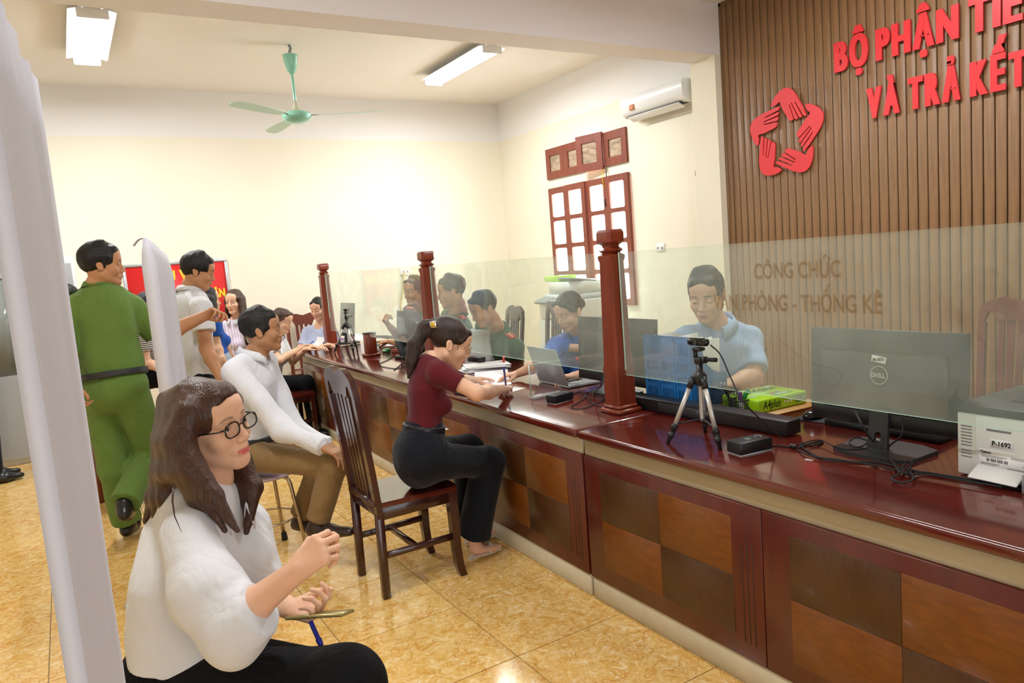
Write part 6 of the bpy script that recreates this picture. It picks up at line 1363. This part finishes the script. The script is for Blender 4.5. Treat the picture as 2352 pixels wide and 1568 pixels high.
o.ell(loc(0, -.020, .034), np.array((.0815, .100, .090))*s, R, k=.01); o.ell(loc(0, .117, -.036), np.array((.058, .052, .102))*s, R, k=.012, op='s')
for q in (-1, 1): o.ell(loc(q*.080, .022, -.054), np.array((.024, .036, .050))*s, R, k=.008, op='s')
o.ell(loc(0, 0, -.150), np.array((.10, .11, .085))*s, R, k=.015, op='s')
tie = A(1000, 742, 3.45); o.cone(loc(-.030, .062, .072), loc(.030, .062, .072), .016, k=.02).cone(loc(.030, .064, .072), loc(.066, .040, .028), .012, .010, k=.012)
o.cone(loc(0, -.07, .065), tie, .045, .022, k=.03)
tail = [tie, A(975, 752, 3.44), A(955, 790, 3.42), A(945, 830, 3.41), A(938, 868, 3.40)]
for i, (ra, rb) in enumerate(((.022, .034), (.034, .036), (.036, .026), (.026, .006))): o.cone(tail[i], tail[i+1], ra, rb, k=.015, flat=FF, ff=.75)
o.cone(loc(.072, .03, .0), loc(.074, .035, -.035), .004, .002, k=.006)
hair_org(P, o, .0038, .0016, f=60)
b = B(); b.beam(tie-FF*.075-RR*.004, tie-FF*.062-RR*.002, .034, .034, bev=.004); hc = b.build('hair_clip', M['chrome'], P.root, world=True, label='square silver and gold hair clip')
b = B(); b.beam(tie-FF*.080-RR*.005, tie-FF*.075-RR*.004, .020, .020, bev=.003); b.build('clip_stone', gold, hc, world=True)
kR = A(1098, 1058, 3.32); kL = A(1110, 1035, 3.55); aR = onp(1040, 1268, .10); aL = onp(1082, 1262, .09)
o = Org(); hp = P.pel
aR = np.array([1.60, 3.17, .10]); aL = np.array([1.68, 3.36, .10]); kR = np.array([1.70, 3.12, .50]); kL = np.array([1.70, 3.34, .52])
for q, kn, an in ((1, kR, aR), (-1, kL, aL)):
    h0 = hp+P.rt*q*.085; o.cone(h0, kn, .092, .076, k=.04).cone(kn, an+np.array([0, 0, .03]), .078, .088, k=.03, capb=True); P.leg[q] = (h0, kn, an)
o.ell(hp+P.up*.02-P.tf*.015, (.158, .128, .125), np.array([P.rt, P.tf, P.up]).T, k=.05).cone(hp, hp+P.up*.175, .142, .112, k=.05, flat=P.tf, ff=.76, capb=True)
V_, Q = o.mesh(.0065, disp=noise_disp(.004, 13, 8, .5)); V_ = smooth_v(V_, Q, 1, .4); me_obj('trousers', np_mesh('trousers', V_, Q), f_navy, P.root, True, True)
P.belt(M['black'], r=.134, up=.145, w=.017, ff=.80)
spectacles(P, M['brass'], r=(.0235, .0205)); P.body()
for an, f in ((aR, _n([1, .12, 0])), (aL, _n([1, .05, 0]))):                # sandals with clear heels, bare feet
    o = Org(); o.cone(an-np.array([0, 0, .01]), an+f*.02-ZZ*.045, .030, .030, k=.02).cone(an+f*.0-ZZ*.045, an+f*.10-ZZ*.068, .028, .036, k=.02, flat=ZZ, ff=.6).cone(an+f*.10-ZZ*.068, an+f*.145-ZZ*.072, .032, .022, k=.015, flat=ZZ, ff=.6)
    V_, Q = o.mesh(.006); me_obj('foot', np_mesh('foot', V_, Q), P.skin, P.root, True, True)
    b = B(); b.tube([an+f*-.035+ZZ*-.070, an+f*.03-ZZ*.078, an+f*.08-ZZ*.092, an+f*.155-ZZ*.093], [.018, .022, .030, .020], 8); bmesh.ops.scale(b.bm, vec=(1, 1, .35), space=Matrix.Translation(-Vector(an)+Vector((0, 0, .085))), verts=b.bm.verts); sd = b.build('sandal', mat('sandal_cream', '#ded3c4', .4) if 'sandal_cream' not in bpy.data.materials else bpy.data.materials['sandal_cream'], P.root, world=True)
    b = B(); b.cyl(an-f*.025-ZZ*.072, np.array([*(an-f*.022)[:2], .001]), .016, .010, 12); b.build('clear_heel', M['acrylic_base'], sd, world=True)
    b = B(); 
    for q in (-1, 1): n_ = np.cross(f, ZZ)*q; b.tube([an+f*.07+n_*.036-ZZ*.075, an+f*.085+n_*.0-ZZ*.026, an+f*.115-n_*.034-ZZ*.075], .006, 6)
    b.build('strap', M['silver'], sd, world=True)
pa, pe = onp(1162, 885, .815), A(1157, 845, 3.50); b = B(); b.cyl(pa-(pe-pa)*.3, pe, .0055, n=12); t = b.build('pen', M['ink_blue']); tag(t, 'blue ballpoint pen upright in the writing hand of the woman in maroon', 'pen')
b = B(); rg = P.wr[-1]+np.array([.095, .012, .004]); 

# 4 man in light blue behind the glass ------------------------------------------
P = Person('man in a light blue polo shirt sitting behind the nearest glass screen, looking down', A(1622, 676, 3.60), -RR*.50-FF*.86-ZZ*.30, A(1648, 752, 3.72), A(1665, 955, 3.92), -RR*.40-FF*.92, down=True, sc=1.075, skin='light', hair='black', h=.006, hh=.0036, seed=5, hup=ZZ)
P.sh[-1] = A(1572, 775, 3.50) if P.rt@RR > 0 else P.sh[-1]
qq = 1 if (P.rt@RR) > 0 else -1         # his arm on the photograph's right
P.sh[qq] = A(1720, 785, 3.78); P.sh[-qq] = A(1580, 782, 3.64)
P.limb(qq, A(1730, 866, 3.66), onp(1676, 884, .80), D_(-.9, -.3, .02), (0, 0, 1), .6, .4, r=(.047, .031))
P.limb(-qq, A(1562, 866, 3.72), onp(1608, 868, .80), D_(.5, -.6, .0), (0, 0, 1), .6, .4, r=(.047, .031))
P.shirt(f_sky, 'short', slen=.80, cuffr=1.12, open_=.8); P.legs(None, f_navy, shoem=shoe_b, h=.012); P.body()

# 5 woman in royal blue ----------------------------------------------------------
P = Person('woman in a royal blue shirt behind the laptop, reaching across the counter', A(1306, 714, 4.50), -RR*.72-FF*.62-ZZ*.36, A(1322, 772, 4.62), A(1335, 915, 4.85), -RR*.55-FF*.8, True, True, sc=.975, skin='light', hair='black', style='bun', h=.007, hh=.004, seed=6)
qq = 1 if (P.rt@RR) > 0 else -1
P.sh[-qq] = A(1282, 795, 4.50); P.limb(-qq, A(1238, 838, 4.36), onp(1188, 858, .79), D_(-.95, -.2, -.02), (0, 0, 1), [.25, .4, .5, .6], .4)
P.limb(qq, A(1375, 850, 4.6), onp(1320, 862, .80), D_(-.9, -.3, 0), (0, 0, 1), .5, .4)
P.shirt(f_blue, 'short', slen=.92, cuffr=1.05); P.legs(None, f_navy, shoem=shoe_b, h=.014); P.body()
b = B(); em_ = A(1327, 824, 4.42); b.prism([(-.018, .012), (.018, .012), (0, -.018)], .003, Matrix.Translation(Vector(em_)) @ Matrix([list(r) for r in np.array([RR, ZZ, -FF]).T]).to_4x4()); b.build('badge', M['red_plastic'], P.root, world=True, label='small red and white triangular badge')

# 6-8 three uniformed men behind the far glass -----------------------------------
P = Person('uniformed man with short greying hair bowed over the desk behind the white printer', A(1110, 708, 5.25), -RR*.80-FF*.45-ZZ*.38, A(1146, 762, 5.42), A(1160, 900, 5.75), -RR*.75-FF*.62, down=True, sc=1.03, skin='tan', hair='grey', h=.008, hh=.0045, seed=7)
qq = 1 if (P.rt@RR) > 0 else -1
P.limb(qq, A(1185, 845, 5.5), A(1140, 845, 5.42), D_(-.9, -.3, 0), (0, 0, 1), .5, .4, bare=False); P.limb(-qq, A(1108, 835, 5.6), A(1098, 838, 5.45), D_(-.8, -.5, 0), (0, 0, 1), .5, .4, bare=False)
P.shirt(f_green2, 'long', loose=1.05); P.legs(None, f_green2, shoem=shoe_b, h=.016); epaulette(P, ep_red, gold, 1); epaulette(P, ep_red, gold, -1); P.body()
P = Person('uniformed man in profile between the middle post and the bowed colleague', A(1036, 668, 5.75), -RR*.93-FF*.1-ZZ*.12, A(1050, 728, 5.80), A(1052, 860, 5.95), -RR*.8-FF*.3, sc=1.08, skin='tan', hair='black', h=.008, hh=.0045, seed=8)
P.limb(1, A(1075, 800, 5.75), A(1040, 820, 5.5), D_(-.9, -.3, 0), (0, 0, 1), .5, .4, bare=False); P.limb(-1, A(1020, 800, 5.9), A(1000, 815, 5.6), D_(-.9, -.3, 0), (0, 0, 1), .5, .4, bare=False)
P.shirt(f_green2, 'long'); P.legs(None, f_green2, shoem=shoe_b, h=.016); epaulette(P, ep_red, gold, 1); epaulette(P, ep_red, gold, -1); P.body()
P = Person('leftmost uniformed man behind the glass, one hand raised near his chin', A(953, 668, 6.35), -RR*.66-FF*.70-ZZ*.05, A(968, 722, 6.45), A(975, 850, 6.6), -RR*.62-FF*.75, sc=1.04, skin='tan', hair='black', h=.009, hh=.005, seed=9)
qq = 1 if (P.rt@RR) > 0 else -1
P.limb(-qq, A(925, 782, 6.3), A(897, 752, 6.0), D_(-.45, -.2, .8), D_(-.8, -.5, .1), 1.0, .8); P.limb(qq, A(945, 790, 6.2), onp(895, 784, .80), D_(-.95, -.2, -.05), (0, 0, 1), .35, .3)
P.shirt(f_green2, 'short', slen=.8); P.legs(None, f_green2, shoem=shoe_b, h=.018); epaulette(P, ep_red, gold, 1); epaulette(P, ep_red, gold, -1); P.body()

# 9 woman in pale blue at the far end --------------------------------------------
P = Person('woman in a pale blue top seated at the far end behind the farthest post', A(731, 708, 7.62), -RR*.25-FF*.95-ZZ*.22, A(734, 752, 7.70), A(740, 868, 7.80), -RR*.22-FF*.95, True, True, sc=.96, skin='fair', hair='black', style='pulled', h=.009, hh=.005, seed=12)
qq = 1 if (P.rt@RR) > 0 else -1
P.limb(-qq, A(690, 800, 7.6), onp(722, 797, .80), D_(.9, -.3, 0), (0, 0, 1), .3, .3); P.limb(qq, A(775, 800, 7.55), onp(752, 792, .80), D_(-.8, -.3, 0), (0, 0, 1), .4, .3)
P.shirt(f_pale, 'short', slen=.85, collar=False, loose=.97); P.legs(None, f_black, shoem=shoe_b, h=.018); P.body()

# 10 woman writing at the counter end ---------------------------------------------
P = Person('woman in a white top bending over the far counter corner, writing', A(649, 735, 6.95), RR*.90-FF*.22-ZZ*.35, A(634, 772, 6.95), A(618, 884, 6.85), RR*.96-FF*.1, True, True, sc=.95, skin='fair', hair='brown', style='bun', h=.009, hh=.005, seed=13)
P.limb(1, A(640, 828, 6.7), onp(698, 795, .80), D_(.9, .1, .1), (0, 0, 1), .5, .4); P.limb(-1, A(672, 830, 7.05), onp(703, 801, .80), D_(.8, .2, .2), (0, 0, 1), .5, .4)
P.shirt(fw_white, 'short', slen=.7, loose=.97); P.legs(None, f_black, shoem=shoe_b, h=.015); P.body()
pz = onp(708, 792, .80); b = B(); b.cyl(pz-np.array([.02, 0, .01]), pz+np.array([.06, .01, .03]), .005, n=10); tag(b.build('pen', M['ink_blue']), 'blue pen in the hand of the woman at the far counter corner', 'pen')
# 11 woman facing us, 13 woman in blue, 12 man between --------------------------------
P = Person('standing woman with a brown bob in a lilac striped blouse, facing the camera', A(538, 693, 6.9), -RR*.12-FF*.98, A(541, 740, 6.95), A(545, 850, 7.0), -RR*.1-FF*1.0, True, sc=.95, skin='fair', hair='brown', style='bob', h=.009, hh=.0045, seed=14, base=(at(545, 850, 7.0).x, at(545, 850, 7.0).y, 0))
P.limb(1, P.sh[1]-ZZ*.24+FF*.03, P.sh[1]-ZZ*.46-FF*.05, (0, 0, -1), P.rt, .3, .3); P.limb(-1, P.sh[-1]-ZZ*.24+FF*.03, P.sh[-1]-ZZ*.46-FF*.05, (0, 0, -1), -P.rt, .3, .3)
P.shirt(stripes('cloth_lilac', '#cbb6d2', '#e4dde6', 14, 'X'), 'short', cm=fw_white)
def stand(P, m, ft=None, **k):
    f = _n([P.tf[0], P.tf[1], 0]); sp = {}
    for q in (-1, 1):
        hp = P.pel+P.rt*q*.085; an = np.array([hp[0]+P.rt[0]*q*.02, hp[1]+P.rt[1]*q*.02, .085]); kn = hp*.5+an*.5+f*.015; sp[q] = (kn, an, an+f*.17-ZZ*.05)
    P.legs(sp, m, **k)
stand(P, f_denim, shoem=shoe_b, h=.014); P.body()
pl = at(508, 838, 6.0); P = Person('standing woman in a bright blue blouse and pale jeans behind the man in white', A(476, 690, 6.0), RR*.75+FF*.6, A(478, 730, 6.0), A(500, 838, 6.05), RR*.75+FF*.55, True, sc=.97, skin='fair', hair='black', style='bob', h=.009, hh=.005, seed=15)
P.limb(1, A(497, 790, 5.9), A(512, 828, 5.85), (0, 0, -1), P.rt, .3, .3); P.limb(-1, A(515, 790, 6.2), A(530, 820, 6.2), (0, 0, -1), -P.rt, .3, .3)
P.shirt(f_royal, 'short', collar=False, hem=-.04); stand(P, f_denim, shoem=shoe_b, h=.014)
o = Org(); o.cone(A(478, 690, 5.92), A(490, 760, 5.9), .06, .035, k=.03); hair_org(P, o, .008); P.body()
P = Person('standing man in a short-sleeved white shirt seen from behind, head bowed to the right', A(456, 622, 4.85), RR*.88+FF*.30-ZZ*.30, A(434, 676, 4.86), A(452, 880, 4.86), RR*.62+FF*.78, sc=1.0, skin='tan', hair='black', h=.0065, hh=.004, seed=16, vol=1.05)
P.sh[1] = A(462, 706, 4.68); P.limb(1, A(474, 800, 4.62), A(506, 868, 4.55), D_(.35, -.1, -.9), D_(.8, -.5, .3), .4, .4); P.limb(-1, A(420, 800, 5.05), A(455, 862, 4.95), D_(.6, .4, -.4), (0, 0, 1), .4, .4)
P.shirt(fw_white, 'short', slen=.62, cuffr=1.15, loose=1.02, hem=.06); stand(P, f_navy, shoem=shoe_b, h=.012); P.body()

# 14 officer in green from behind -------------------------------------------------
P = Person('standing man in a green uniform seen from behind, reaching out to the right', A(235, 607, 4.22), RR*.86+FF*.46-ZZ*.06, A(228, 668, 4.24), A(264, 893, 4.24), RR*.22+FF*.97, sc=1.06, skin='tan', hair='black', h=.0065, hh=.004, seed=17, base=(.17, 4.85, 0), vol=1.04)
P.sh[1] = A(306, 706, 4.30); P.sh[-1] = A(158, 712, 4.20); P.limb(1, A(368, 772, 4.40), A(468, 726, 4.42), D_(.9, .05, .32), D_(.1, .5, .85), [.55, .75, .8, .8], .9, r=(.047, .030)); P.limb(-1, A(140, 825, 4.1), A(160, 885, 4.0), D_(.3, -.2, -.9), -P.rt, .5, .5)
P.shirt(f_green, 'short', slen=.90, cuffr=1.05, loose=1.07, hem=-.03)
k1, a1 = A(262, 1080, 4.32), A(292, 1196, 4.42); k2, a2 = A(345, 1045, 4.42), A(285, 1160, 4.10)
P.legs({-1: (k1, np.array([*a1[:2], .10]), np.array([*a1[:2], .05])+np.array([.06, .16, 0])), 1: (k2, a2, a2+np.array([.02, .10, -.10]))}, f_green, shoem=shoe_b, r=(.100, .078, .078), hip=.095, seat=True)
P.belt(M['dark_grey'], r=.196, up=.085, ff=.76); epaulette(P, ep_green, None, 1); epaulette(P, ep_green, None, -1); P.body()
# 15 person in stripes, 16 dark trousers at the edge, 17 navy trousers -------------
P = Person('seated person in a black and white striped top, mostly hidden behind the lilac-white stand', A(345, 705, 5.6), RR*.6+FF*.6, A(342, 750, 5.6), A(330, 868, 5.6), RR*.9+FF*.2, True, sc=.95, skin='fair', hair='black', style='bob', h=.009, hh=.005, seed=18)
P.limb(1, A(335, 830, 5.45), A(370, 850, 5.4), D_(.9, 0, -.1), (0, 0, 1), .4, .4); P.limb(-1, A(360, 830, 5.8), A(385, 850, 5.8), D_(.9, 0, -.1), (0, 0, 1), .4, .4)
P.shirt(stripes('cloth_stripes', '#2c2b2c', '#e6e2da', 22, 'Z', .04), 'short', collar=False); P.legs(None, f_black, shoem=shoe_b, h=.015); P.body()
q = on(28, 1100, z=0); P = Person('standing person in dark trousers and black shoes, cut off by the left edge', (q.x-.14, q.y+.02, 1.58), D_(.5, .8), (q.x-.14, q.y+.02, 1.38), (q.x-.12, q.y+.02, .92), D_(.7, .6), skin='tan', hair='black', h=.009, hh=.006, seed=19)
P.limb(1, P.sh[1]-ZZ*.26+FF*-.03, P.sh[1]-ZZ*.50-FF*.08, (0, 0, -1), P.rt, .4, .4); P.limb(-1, P.sh[-1]-ZZ*.26, P.sh[-1]-ZZ*.5, (0, 0, -1), -P.rt, .3, .3)
P.shirt(f_black, 'short', collar=False); stand(P, f_navy, shoem=shoe_b, h=.012); P.body()
q = on(222, 1070, z=0); P = Person('standing person in navy trousers, hidden but for the legs behind the green-uniformed man', (q.x-.02, q.y+.05, 1.46), D_(.5, .8), (q.x-.02, q.y+.05, 1.28), (q.x-.02, q.y+.05, .84), D_(.7, .6), fem=True, sc=.95, skin='fair', hair='black', style='bob', h=.009, hh=.006, seed=20)
P.limb(1, P.sh[1]-ZZ*.22, P.sh[1]-ZZ*.44, (0, 0, -1), P.rt, .4, .4); P.limb(-1, P.sh[-1]-ZZ*.24, P.sh[-1]-ZZ*.46, (0, 0, -1), -P.rt, .3, .3)
P.shirt(fabric('cloth_dark_navy', '#182038', .8), 'short', collar=False); stand(P, f_navy, shoem=shoe_b, h=.012); P.body()
print('SCRIPT TIME', time.time()-T0)
